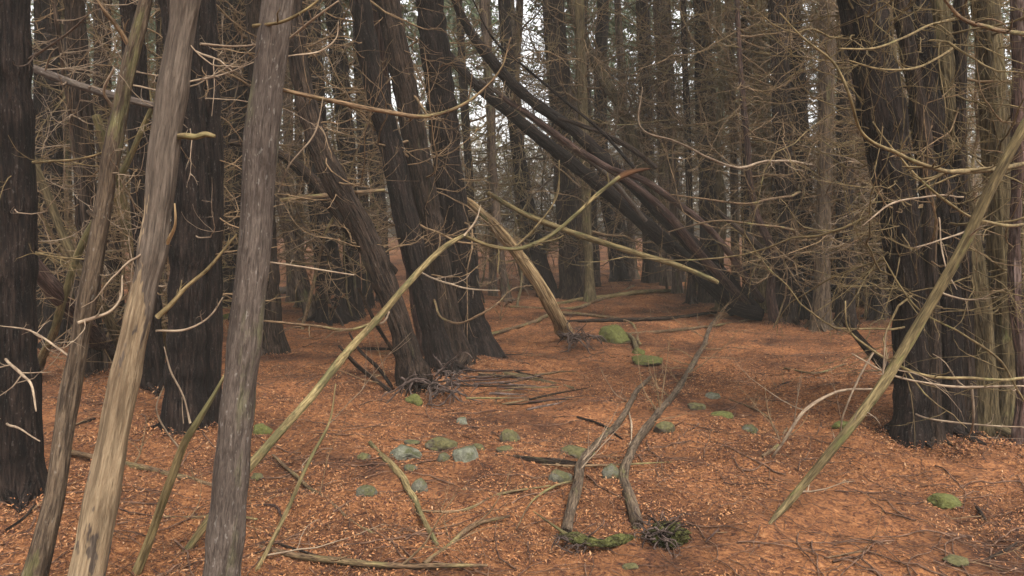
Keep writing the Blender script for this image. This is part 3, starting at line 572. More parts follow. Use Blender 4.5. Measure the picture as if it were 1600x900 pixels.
# middle distance, read off the photo
BK = [
 ('leaning thin trunk left of the dark clump beyond the grey stem', [(492, 500, 24), (470, 430, 22), (448, 350, 22), (430, 250, 20), (400, 0, 20)], 'far'),
 ('thick black trunk in the clump beyond the grey stem', [(520, 503, 44), (510, 400, 42), (495, 250, 38), (480, 0, 36)], 'dark'),
 ('right trunk of the dark clump beyond the grey stem', [(552, 497, 28), (548, 350, 28), (535, 150, 28), (520, 0, 26)], 'dark'),
 ('slim dark trunk showing through the middle clump', [(603, 470, 26), (590, 300, 26), (575, 100, 24), (566, 0, 24)], 'dark'),
 ('slim black trunk bending left at the broken pale log', [(858, 463, 28), (840, 390, 24), (818, 290, 22), (800, 160, 21), (788, 0, 19)], 'dark'),
 ('stout brown trunk standing under the leaning logs', [(892, 464, 36), (884, 330, 34), (874, 160, 36), (866, 0, 36)], 'brown'),
 ('olive twin stem right of the stout trunk under the logs', [(922, 470, 16), (918, 380, 16), (912, 200, 16), (905, 0, 16)], 'olive'),
 ('twin stem leaning beside the olive one under the logs', [(908, 462, 18), (906, 330, 17), (898, 180, 16), (872, 60, 15), (862, 0, 15)], 'far'),
 ('dark trunk with flared foot in the gap under the logs', [(968, 440, 26), (958, 380, 22), (946, 300, 22), (938, 150, 22), (942, 0, 20)], 'dark'),
 ('left one of two brown trunks at the end of the gap', [(1018, 440, 26), (1012, 300, 24), (1008, 100, 24), (1004, 0, 22)], 'brown'),
 ('right one of two brown trunks at the end of the gap', [(1045, 446, 24), (1040, 300, 24), (1036, 100, 24), (1030, 0, 22)], 'far'),
 ('brown trunk crossing behind the lower end of the logs', [(1108, 470, 30), (1106, 300, 28), (1100, 120, 30), (1096, 0, 26)], 'brown'),
 ('thin pole-like tree right of the leaning logs', [(1150, 478, 14), (1148, 300, 14), (1142, 100, 14), (1138, 0, 13)], 'far'),
 ('thicker mossy tree right of the leaning logs', [(1196, 485, 24), (1196, 300, 24), (1188, 100, 24), (1182, 0, 22)], 'olive'),
 ('brown tree left of the twiggy thicket', [(1232, 506, 24), (1230, 350, 26), (1222, 180, 28), (1215, 0, 28)], 'brown'),
 ('black tree at the middle of the twiggy thicket', [(1262, 500, 26), (1256, 300, 26), (1246, 120, 26), (1238, 0, 24)], 'dark'),
 ('khaki trunk with spreading foot in the twiggy thicket', [(1282, 513, 30), (1284, 400, 26), (1290, 200, 25), (1292, 0, 24)], 'stem'),
 ('dark trunk at the right of the twiggy thicket', [(1322, 508, 30), (1320, 300, 28), (1322, 0, 26)], 'brown'),
 ('black trunk between thicket and right clump', [(1378, 496, 34), (1376, 300, 34), (1380, 0, 32)], 'dark'),
 ('crooked sapling leaning left at the foot of the thicket', [(1215, 508, 16), (1205, 470, 15), (1208, 400, 14), (1180, 330, 12), (1165, 200, 10)], 'red'),
 ('lichen-grey arching tree above the logs', [(1098, 455, 18), (1050, 350, 18), (1010, 280, 18), (975, 180, 19), (935, 110, 17), (905, 50, 15), (892, 0, 14)], 'olive'),
 ('twisted dark tree curving over the upper logs', [(985, 432, 18), (955, 290, 17), (925, 200, 18), (895, 150, 16), (875, 90, 14), (866, 0, 12)], 'dark'),
 ('thin dark tree slanting between clump and pale log', [(792, 470, 14), (775, 330, 14), (765, 150, 14), (755, 0, 12)], 'far'),
 ('slim tree partly behind the pale broken log', [(838, 452, 14), (812, 330, 13), (805, 150, 13), (812, 0, 12)], 'far'),
 ('dark tree at left between black trunk and olive stem', [(88, 540, 34), (84, 350, 32), (80, 0, 30)], 'dark'),
 ('brown tree in the gloom left of the tan stem', [(180, 540, 34), (172, 350, 32), (160, 150, 30), (160, 0, 28)], 'brown'),
 ('reddish tree deep behind the grey stem', [(352, 480, 26), (352, 300, 26), (345, 0, 24)], 'dark'),
 ('dark tree close behind the grey stem top', [(380, 500, 30), (378, 300, 30), (372, 0, 28)], 'dark'),
 ('slim tree between grey stem and dark clump', [(458, 470, 18), (452, 300, 18), (448, 0, 16)], 'far'),
 ('tree seen through the gap beside the khaki edge stem', [(1545, 520, 26), (1548, 250, 26), (1545, 0, 24)], 'brown'),
 ('dark tree beyond the right photo edge clump', [(1600, 540, 30), (1600, 250, 30), (1602, 0, 28)], 'brown'),
 ('thin tree standing between thicket tree and black trunk', [(1348, 480, 18), (1346, 250, 18), (1340, 0, 16)], 'far'),
]
_r = np.random.default_rng(64)
for x_, y_, w_, lb in [(1058, 458, 15, 'slim brown tree behind the lower end of the logs'), (1082, 474, 13, 'narrow tree just left of the brown one crossing the logs'), (1128, 462, 15, 'slim tree close right of the brown one crossing the logs'),
    (1166, 480, 14, 'slim tree between the pole-like tree and the mossy one'), (1178, 466, 17, 'grey-brown tree close behind the thicker mossy tree'), (1210, 486, 16, 'thin tree right of the thicker mossy tree'), (1248, 474, 14, 'thin tree left of the black thicket tree'),
    (1302, 488, 18, 'brown tree right of the khaki spreading trunk'), (1336, 478, 16, 'slim dark tree just left of the thin thicket-edge tree'), (1362, 482, 15, 'slim brown tree close left of the black gap tree'), (770, 462, 13, 'slim tree beyond the upper end of the broken pale log'),
    (742, 466, 15, 'brown tree showing right of the middle clump'), (828, 446, 15, 'grey-brown tree beyond the middle of the broken pale log'), (932, 448, 13, 'slim tree just right of the olive twin stems'), (990, 436, 14, 'slim tree in the gap, right of the flared dark trunk'),
    (62, 530, 20, 'brown tree close right of the black edge trunk'), (108, 520, 22, 'dark tree seen left of the olive-brown leaning stem'), (252, 520, 22, 'brown tree seen right of the tan bare stem'), (470, 482, 15, 'slim tree left of the far dark clump'), (575, 480, 18, 'brown tree right of the far dark clump'),
    (1415, 500, 18, 'brown tree showing left of the broadest black trunk'), (1062, 440, 14, 'slim tree deep under the leaning logs')]:
    l_ = _r.normal(-12, 14); BK.append((lb, [(x_, y_, w_), (x_+l_*.3, y_*.68, w_*.92), (x_+l_*.7, y_*.3, w_*.88), (x_+l_, 0, w_*.8)], ['far', 'brown', 'far', 'dark'][len(BK) % 4]))
for i, (lb, sp, mt) in enumerate(BK):
    d0 = gp(sp[0][0], sp[0][1])[1]
    right = sp[0][0] > 1080
    tree(lb, sp, mt, seed=40+i, nb=58 if right else 44, zb=(2.6 if 1040 < sp[0][0] < 1185 else .8, 6.0), blen=(.6, 2.2), ter=1, sec=6, bm=['twigo', 'twig', 'twig'][i % 3] if right else ['twig', 'twigo', 'twigd'][i % 3], group=G_B, flare=.5, rough=.004, brad=.0085, tip=10,
         hero=[dict(p=[(1270, 258, 12, 4), (1200, 252, 9, 5), (1140, 260, 8, 5), (1100, 245, 7.6, 5), (1050, 220, 7.4, 4), (1003, 200, 7.4, 4), (1004, 135, 7.4, 2)], m='twigp', sec=6),
               dict(p=[(1250, 300, 12, 5), (1200, 312, 9, 5), (1160, 318, 8.5, 5), (1110, 312, 8.4, 4), (1050, 304, 8.4, 3)], m='tan', sec=6), dict(p=[(1250, 370, 12, 5), (1180, 350, 9, 5), (1110, 345, 8.6, 4), (1040, 362, 8.5, 3)], m='tan', sec=6)] if i == 14 else ())

# ------------------------------------------------------------------ leaning and fallen logs
def log(label, spec, mat, name='fallen_log', cat='log', group=None, nb=8, blen=(.2, .8), bm='twig', rg_seed=0, sides=20, rough=.003, wob=.012, hero=(), flute=.05, sec=3, sides_up=True):
    """spec [(px,py,depth,w)...], depth 'g' = lying on the ground there"""
    rg = np.random.default_rng(3000+rg_seed); pts, rad = [], []
    for px, py, d, w in spec:
        if d == 'g': p = gp(px, py); r = wr(w, p[1]); p = p+np.array([0, 0, r*.75])
        else: p = at(px, py, d); r = wr(w, d)
        pts.append(p); rad.append(r)
    rad = list(np.array(rad)*.88); pts = np.array(pts); L = np.linalg.norm(np.diff(pts, axis=0), axis=1).sum()
    root = thing(name, pts[0] if pts[0][2] < pts[-1][2] else pts[-1], label, cat, group)
    vqb, P, R = rod(pts, rad, sides, int(max(30, min(220, L*28))), wob=wob, flute=flute, rough=rough, seed=300+rg_seed)
    part('trunk' if name.endswith('log') or name.endswith('tree') else 'stem', vqb, M[mat], root)
    if nb:
        f = rg.uniform(.12, .98, nb)*(len(P)-1); j = f.astype(int); t = np.gradient(P, axis=0); az0 = np.arctan2(t[j, 1], t[j, 0])
        az = az0 + rg.choice([-1, 1], nb)*rg.uniform(.5, 1.5, nb); LL = rg.uniform(*blen, nb)
        Pb, Rb, A, H = grow(P[j], az, LL, np.minimum(R[j]*.5, .008)*rg.uniform(.5, 1, nb), rg, n=9, p0=(15, 35), p1=(10, 30))
        Pb[..., 2] = np.maximum(Pb[..., 2], gz(Pb[..., 0], Pb[..., 1])+.004)
        for i in range(nb):
            sl = slice(i, i+1); ps = [tubes(Pb[sl], Rb[sl], 5)]
            if sec:
                P2, R2, _, _, _ = offshoots(Pb[sl], Rb[sl], A[sl], H[sl], LL[sl], rg, sec); P2[..., 2] = np.maximum(P2[..., 2], gz(P2[..., 0], P2[..., 1])+.003)
                ps.append(tubes(P2, R2, 3))
            part('branch', join(ps), M[bm], root)
    for h in hero: limb(h, root, rg)
    return root
tree('leggy olive dead tree standing where the right fallen sapling ends', [(1126, 486, 16), (1124, 420, 14), (1130, 340, 13), (1122, 240, 12), (1128, 120, 11), (1122, 0, 10)], 'olive', seed=77, nb=34, zb=(.5, 5), blen=(.4, 1.3), ter=1, bm='twigo', brad=.007, flare=.4, group=G_B)

G_LOG = 'logs leaning in a bundle across the centre'
log('topmost thick dark log of the leaning bundle', [(1180, 488, 13.6, 27), (1090, 390, 13.2, 27), (1020, 320, 12.8, 25), (960, 262, 12.5, 23), (890, 200, 12.2, 22), (820, 148, 12, 20), (765, 92, 11.8, 19), (725, 30, 11.6, 16), (705, -20, 11.5, 18)], 'dark', group=G_LOG, rg_seed=1, nb=34, bm='twig')
log('lowest thick dark log of the leaning bundle', [(1150, 484, 13.9, 27), (1060, 396, 13.5, 27), (985, 330, 13.2, 25), (925, 280, 13, 23), (860, 228, 12.8, 22), (800, 180, 12.6, 20), (745, 135, 12.4, 17), (690, 75, 12.3, 16)], 'dark', group=G_LOG, rg_seed=2, nb=34, bm='twigd')
log('reddish smooth log between the two thick leaning ones', [(1168, 478, 13.3, 16), (1090, 392, 12.9, 16), (1030, 322, 12.5, 14), (965, 272, 12.3, 12), (900, 232, 12.2, 11), (840, 188, 12.1, 10), (780, 150, 12, 9)], 'red', group=G_LOG, rg_seed=3, nb=10, bm='tan', rough=.001)
log('slim pinkish log lying on top of the leaning bundle', [(1190, 470, 13, 12), (1110, 360, 12.6, 12), (1060, 318, 12.3, 12), (1000, 280, 12, 11), (950, 262, 11.9, 8)], 'red', group=G_LOG, rg_seed=4, nb=8, bm='tan', rough=.001)
log('grey thin log along the underside of the leaning bundle', [(1010, 345, 12.8, 8), (930, 258, 12.4, 9), (870, 215, 12.3, 9), (805, 165, 12.2, 8), (750, 125, 12.1, 7)], 'grey', group=G_LOG, rg_seed=5, nb=8, bm='twigp')
log('short curved dark pole resting on the leaning bundle', [(1025, 262, 11.9, 9), (985, 232, 11.7, 10), (940, 208, 11.6, 9), (905, 195, 11.6, 9), (872, 185, 11.7, 7)], 'brown', group=G_LOG, rg_seed=6, nb=4)
log('long thin dark branch slanting above the leaning bundle', [(990, 262, 11.5, 7), (940, 205, 11.3, 6), (880, 155, 11.2, 6), (820, 105, 11.1, 5), (770, 60, 11, 4), (740, 0, 11, 3)], 'dark', group=G_LOG, rg_seed=7, nb=8)
log('black stub of log at the foot of the leaning bundle', [(1192, 492, 13, 20), (1165, 486, 13.1, 27), (1140, 478, 13.3, 23)], 'dark', group=G_LOG, rg_seed=8, nb=3, wob=.03)

t = log('broken pale log split along its length, leaning on the clump', [(886, 532, 'g', 30), (868, 492, 10.4, 24), (845, 450, 10.2, 23), (808, 395, 10, 20), (770, 350, 9.8, 17), (728, 310, 9.7, 11)], 'wood', rg_seed=9, nb=3, bm='twigp', rough=.008, flute=.12)
roots(t, gp(905, 545)+np.array([0, 0, .14]), 40, .36, rg, r0=.014, drop=.9, up=.08)
log('long thin pole, dark at its upper half, yellowish at its lower', [(1122, 441, 11.5, 9), (1060, 415, 11, 10), (1000, 397, 10.6, 10), (930, 376, 10.2, 11), (870, 355, 9.9, 10), (810, 330, 9.6, 9), (762, 302, 9.4, 8)], 'peel', name='leaning_pole', cat='pole', rg_seed=10, nb=6, rough=.001)
log('long olive pole slanting up from the bottom of the photo to the middle clump', [(255, 912, 'g', 9), (268, 896, 3.62, 16), (330, 810, 3.75, 18), (400, 722, 4.2, 17), (480, 628, 4.9, 16), (545, 548, 5.5, 15), (600, 487, 6, 13), (660, 420, 6.4, 11), (708, 378, 6.75, 9), (733, 364, 6.85, 6)], 'peel',
    name='leaning_pole', cat='pole', rg_seed=11, nb=0, rough=.003, wob=.012,
    hero=[dict(p=[(590, 500, 6, 7), (560, 511, 5.9, 6), (480, 509, 5.5, 6), (400, 501, 5.2, 4)], m='tan', sec=3), dict(p=[(575, 508, 6, 6), (600, 500, 5.9, 5), (606, 486, 5.9, 4)], m='twigp', sec=0),
          dict(p=[(728, 368, 6.8, 5), (745, 345, 6.8, 4), (752, 320, 6.8, 2)], m='twigp', sec=2), dict(p=[(724, 368, 6.83, 8), (760, 382, 6.9, 8), (805, 388, 7, 8), (850, 372, 7.1, 8), (900, 335, 7.2, 8), (940, 298, 7.3, 8), (968, 276, 7.35, 8)], m='peel', sec=5, lf=(.08, .25)),
          dict(p=[(800, 388, 7, 5), (830, 360, 7, 4), (870, 300, 7, 3), (872, 250, 7, 2)], m='twigo', sec=3)])
log('split orange end of broken branch against the leaning logs', [(958, 285, 7.4, 8), (975, 274, 7.42, 12), (1000, 266, 7.45, 8), (1018, 263, 7.5, 3)], 'orange', name='torn_branch', cat='branch', rg_seed=12, nb=0, wob=.02)
log('straight moss-green pole leaning in front of the right clump', [(1190, 838, 'g', 4), (1206, 818, 'g', 10), (1225, 794, 4.28, 14), (1290, 715, 4.35, 18), (1380, 600, 4.45, 20), (1440, 500, 4.5, 21), (1500, 395, 4.5, 20), (1550, 290, 4.5, 19), (1590, 215, 4.5, 18), (1640, 130, 4.5, 16)], 'pole', name='leaning_pole', cat='pole', rg_seed=13, nb=9, bm='twigp', rough=.004, wob=.006, blen=(.1, .5))
# left side leaners
log('dark horizontal beam-like log high at the left', [(20, 92, 5.6, 12), (80, 118, 5.5, 15), (180, 150, 5.4, 15), (240, 165, 5.4, 13)], 'grey', name='leaning_log', rg_seed=14, nb=5, bm='twigp')
log('pinkish barkless log leaning at the left edge', [(175, 565, 'g', 30), (115, 490, 6.8, 30), (70, 435, 6.4, 28), (35, 385, 6.2, 22)], 'red', name='leaning_log', rg_seed=15, nb=4, rough=.001)
log('crooked olive log rising left of the tan stem', [(262, 560, 'g', 26), (235, 470, 8, 24), (205, 370, 7.6, 22), (180, 280, 7.4, 20), (150, 180, 7.2, 16)], 'peel', name='leaning_log', rg_seed=16, nb=10)
log('second crooked olive log crossing low at the left', [(205, 575, 'g', 20), (160, 480, 7.4, 18), (110, 390, 7.1, 16), (70, 300, 7, 14), (40, 220, 7, 10)], 'olive', name='leaning_log', rg_seed=17, nb=12)
log('thin olive sapling leaning right across the left gloom', [(60, 590, 'g', 14), (95, 480, 6.6, 13), (130, 380, 6.4, 12), (200, 250, 6.2, 10), (240, 160, 6.1, 8)], 'peel', name='leaning_log', rg_seed=18, nb=12)
log('dark log dropping left to right into the leaning trunk', [(612, 430, 8.9, 28), (560, 372, 8.7, 28), (510, 308, 8.5, 24), (465, 262, 8.4, 20), (420, 232, 8.3, 16), (360, 222, 8.2, 12)], 'brown', name='leaning_log', rg_seed=19, nb=7)
log('short level dead limb crossing beyond the grey stem', [(438, 312, 8, 7), (500, 306, 8, 8), (560, 300, 8, 7), (600, 297, 8, 5)], 'tan', name='dead_branch', cat='branch', rg_seed=20, nb=3)
log('grey log end on the ground behind the flared trunk', [(418, 452, 'g', 10), (445, 458, 'g', 12), (468, 455, 'g', 8)], 'grey', rg_seed=21, nb=2)
log('fallen mossy log right of the leaning bundle', [(1270, 475, 12.5, 14), (1220, 420, 12.3, 14), (1170, 372, 12.1, 12), (1120, 330, 12, 9)], 'brown', name='leaning_log', rg_seed=22, nb=10)
log('small leaning log at the left foot of the right clump', [(1402, 600, 'g', 22), (1370, 560, 7, 18), (1335, 520, 7.1, 14), (1310, 490, 7.2, 10)], 'brown', name='leaning_log', rg_seed=23, nb=9, bm='twigo')

# front sapling with a fork and the thin leaning stick
log('thin forked stick standing between the tan and grey stems', [(200, 915, 3.4, 18), (235, 835, 3.4, 16), (265, 755, 3.4, 15), (290, 690, 3.4, 13), (312, 655, 3.4, 11), (335, 615, 3.45, 8), (352, 583, 3.5, 6)], 'peel', name='forked_stick', cat='stick', rg_seed=24, nb=0, rough=.001,
    hero=[dict(p=[(306, 660, 3.4, 5), (295, 620, 3.4, 4), (270, 575, 3.4, 4), (259, 542, 3.4, 2)], m='twigp', sec=0), dict(p=[(282, 702, 3.4, 5), (262, 675, 3.38, 4), (247, 640, 3.36, 4), (258, 605, 3.36, 2)], m='twigp', sec=0), dict(p=[(290, 662, 3.4, 2), (288, 640, 3.4, 2), (287, 620, 3.4, 1.5)], m='twigp', sec=0)])
log('thin pale stick leaning right of the grey stem', [(402, 900, 'g', 10), (450, 800, 3.75, 8), (490, 710, 3.9, 6), (515, 660, 4, 5), (525, 600, 4.1, 3)], 'peel', name='leaning_stick', cat='stick', rg_seed=25, nb=3, bm='twigp', rough=.0008)
log('leftmost thin prop stick left of the exposed roots', [(611, 614, 'g', 8), (580, 588, 7.2, 8), (548, 560, 7.0, 7), (530, 540, 6.9, 5)], 'brown', name='leaning_stick', cat='stick', rg_seed=26, nb=2, rough=.001)
log('dark prop stick in the middle, left of the exposed roots', [(614, 611, 'g', 7), (595, 580, 7.4, 7), (560, 545, 7.3, 6), (545, 520, 7.3, 4)], 'dark', name='leaning_stick', cat='stick', rg_seed=27, nb=2, rough=.001)
log('longest prop stick touching the leaning trunk, left of the exposed roots', [(640, 592, 'g', 8), (612, 545, 7.7, 7), (588, 505, 7.6, 7), (560, 450, 7.6, 5)], 'brown', name='leaning_stick', cat='stick', rg_seed=28, nb=2, rough=.001)

# fallen saplings with root plate, bottom centre
t = log('left fallen sapling, thin grey stem pointing away from the mossy roots', [(885, 842, 'g', 20), (893, 790, 'g', 20), (902, 740, 'g', 18), (930, 702, 'g', 15), (958, 672, 'g', 13), (985, 636, 'g', 11), (1000, 610, 'g', 9), (1018, 592, 'g', 7)], 'stem', name='fallen_tree', cat='tree', rg_seed=29, nb=4, bm='twigp', rough=.003, wob=.016)
part('root', rod(np.array([gp(x_, y_)+[0, 0, h_] for x_, y_, h_ in ((868, 846, .02), (895, 852, .035), (930, 858, .03), (965, 848, .02), (998, 842, .01))]), np.array([.02, .032, .026, .03, .012]), 40, 90, wob=.03, rough=.011, flute=.25, seed=91)[0], M['moss'], t)
part('root', rod(np.array([gp(835, 812)+[0, 0, .04], gp(862, 832)+[0, 0, .04], gp(890, 850)+[0, 0, .03]]), np.array([.003, .007, .012]), 10, 30, wob=.01, rough=.002, seed=92)[0], M['peel'], t)
roots(t, gp(905, 856)+np.array([0, 0, .03]), 22, .15, rg, r0=.006, drop=.5, up=.04, mat='root')
t = log('right fallen sapling, winding stem running back towards the leaning bundle', [(1002, 830, 'g', 24), (985, 790, 'g', 21), (972, 752, 'g', 19), (985, 712, 'g', 17), (1020, 660, 'g', 14), (1054, 618, 'g', 12), (1078, 580, 'g', 10), (1098, 545, 'g', 9), (1108, 520, 'g', 8), (1122, 496, 'g', 5)], 'stem', name='fallen_tree', cat='tree', rg_seed=30, nb=24, bm='twig', rough=.003, wob=.01, blen=(.2, .9), sec=5)
roots(t, gp(1030, 850)+np.array([0, 0, .06]), 44, .17, rg, r0=.007, drop=.7, up=.06, mat='root')
t2 = thing('moss_clump', gp(1040, 848), 'tangled dark mossy root ball at the end of the right fallen sapling', 'root ball')

# ------------------------------------------------------------------ stones
import bmesh
def ico(sub):
    bm = bmesh.new(); bmesh.ops.create_icosphere(bm, subdivisions=sub, radius=1); V = np.array([v.co[:] for v in bm.verts]); Fq = np.array([[v.index for v in f.verts] for f in bm.faces]); bm.free(); return V, Fq
IV, IF = ico(5)
def stone(label, px, py, w, h, mat, seed, name='stone', cat='stone', cuts=9, parent=None):
    rg = np.random.default_rng(500+seed); p = gp(px, py+h*.3); d = p[1]
    rx = wr(w, d); rz = max(wr(h, d)*1.25, rx*.36); ry = rx*rg.uniform(.7, 1.0)
    V = IV.copy()
    for _ in range(cuts):                                         # planar breaks
        n = rg.normal(0, 1, 3); n /= np.linalg.norm(n); k = rg.uniform(.62, .9); q = V@n; V -= np.maximum(q-k, 0)[:, None]*n*.85
    V *= (1 + .10*fbm(V*1.6+seed*3.3, 3, seed) + .035*fbm(V*7+seed, 2, seed+9))[:, None]
    V *= np.array([rx, ry, rz]); a = rg.uniform(-.5, .5); c, s = math.cos(a), math.sin(a)
    V = V@np.array([[c, s, 0], [-s, c, 0], [0, 0, 1]]); V[:, 2] += rz*.16
    me = make_mesh(name, V, IF, None, M[mat]); o = link(name, me, loc=(p[0], p[1]+ry*.3, float(surf(p[0], p[1]+ry*.3)))); 
    if parent: return o
    tag(o, label, cat, 'stones scattered on the forest floor'); return o
ST = [
 ('flat pale-green stone left of the row in the centre', 632, 707, 58, 26, 'rock_pale'), ('pointed pale-green boulder next to the flat pale stone', 727, 714, 42, 34, 'rock_pale'),
 ('long dark mossy stone between the flat pale and pointed stones', 690, 693, 52, 22, 'rock_moss'), ('small brown stone touching the pointed pale boulder', 692, 716, 24, 18, 'rock_grey'),
 ('small mossy stone just right of the pointed pale boulder', 747, 698, 26, 14, 'rock_moss'), ('upright mossy stone left of the short mossy log', 797, 681, 34, 30, 'rock_moss'),
 ('small whitish stone under the exposed roots', 722, 658, 20, 16, 'rock_pale'), ('long mossy block in front of the left fallen sapling', 902, 702, 62, 20, 'rock_moss'),
 ('dark grey stone left of the left fallen sapling', 876, 741, 40, 26, 'rock_grey'), ('round grey stone between the two fallen saplings', 955, 740, 30, 30, 'rock_grey'),
 ('round mossy stone against the right fallen sapling', 1040, 668, 36, 24, 'rock_moss'), ('small mossy stone right of the right fallen sapling', 1089, 636, 30, 16, 'rock_moss'),
 ('pale stone behind the bright moss strip', 1113, 614, 26, 18, 'rock_pale'), ('bright green moss-covered stone strip right of the fallen sapling', 1130, 649, 44, 14, 'rock_green'),
 ('large mossy boulder right of the upturned root plate', 960, 523, 48, 38, 'rock_green'), ('bright moss cushion in front of the large mossy boulder', 1012, 567, 56, 16, 'rock_green'),
 ('little mossy stone at the tip of the bent branch by the boulder', 998, 549, 22, 12, 'rock_green'), ('moss-green stone alone at the lower right', 1480, 780, 50, 22, 'rock_green'),
 ('brownish stone left of the forked ground stick', 572, 773, 38, 22, 'rock_grey'), ('leaning dark stone beside the forked ground stick', 655, 762, 28, 32, 'rock_grey'),
 ('mossy stone half hidden behind the grey stem', 408, 673, 34, 18, 'rock_green'), ('grey-green stone left of the moss-green leaning pole', 1174, 667, 30, 16, 'rock_grey'),
 ('green-topped stone just behind the moss-green leaning pole', 1316, 668, 30, 14, 'rock_green'), ('bright mossy stone tucked under the exposed roots', 647, 626, 32, 18, 'rock_green'),
 ('small buried mossy stone under the root balls', 985, 882, 28, 12, 'rock_moss'), ('mossy stone far behind the grey stem', 356, 493, 28, 14, 'rock_green'),
 ('dull green stone at the bottom right', 1497, 880, 40, 16, 'rock_moss'), ('small stone behind the forked ground stick', 642, 736, 24, 12, 'rock_grey'),
 ('tiny mossy stone left of the grey stem foot', 400, 740, 22, 16, 'rock_moss'), ('flat mossy stone right of the short dark log', 790, 704, 30, 12, 'rock_moss'),
 ('small buried stone under the flat pale stone', 643, 690, 26, 8, 'rock_grey'), ('half-buried mossy stone left of the brownish stone', 568, 720, 24, 12, 'rock_moss'),
]
for i, (lb, px, py, w, h, mt) in enumerate(ST): stone(lb, px, py, w, h, mt, i)
V = IV*(1+.35*fbm(IV*2.2, 3, 77)+.3*fbm(IV*7, 3, 78)+.22*fbm(IV*18, 2, 79))[:, None]*np.array([.085, .06, .06])+np.array([0, 0, .04])
link('moss', make_mesh('moss', V, IF, V*1.0, M['moss']), t2)
rg2 = np.random.default_rng(9)
roots(t2, np.array(t2.location)+np.array([0, 0, .06]), 24, .14, rg2, r0=.006, drop=.3, up=.12, mat='dark')

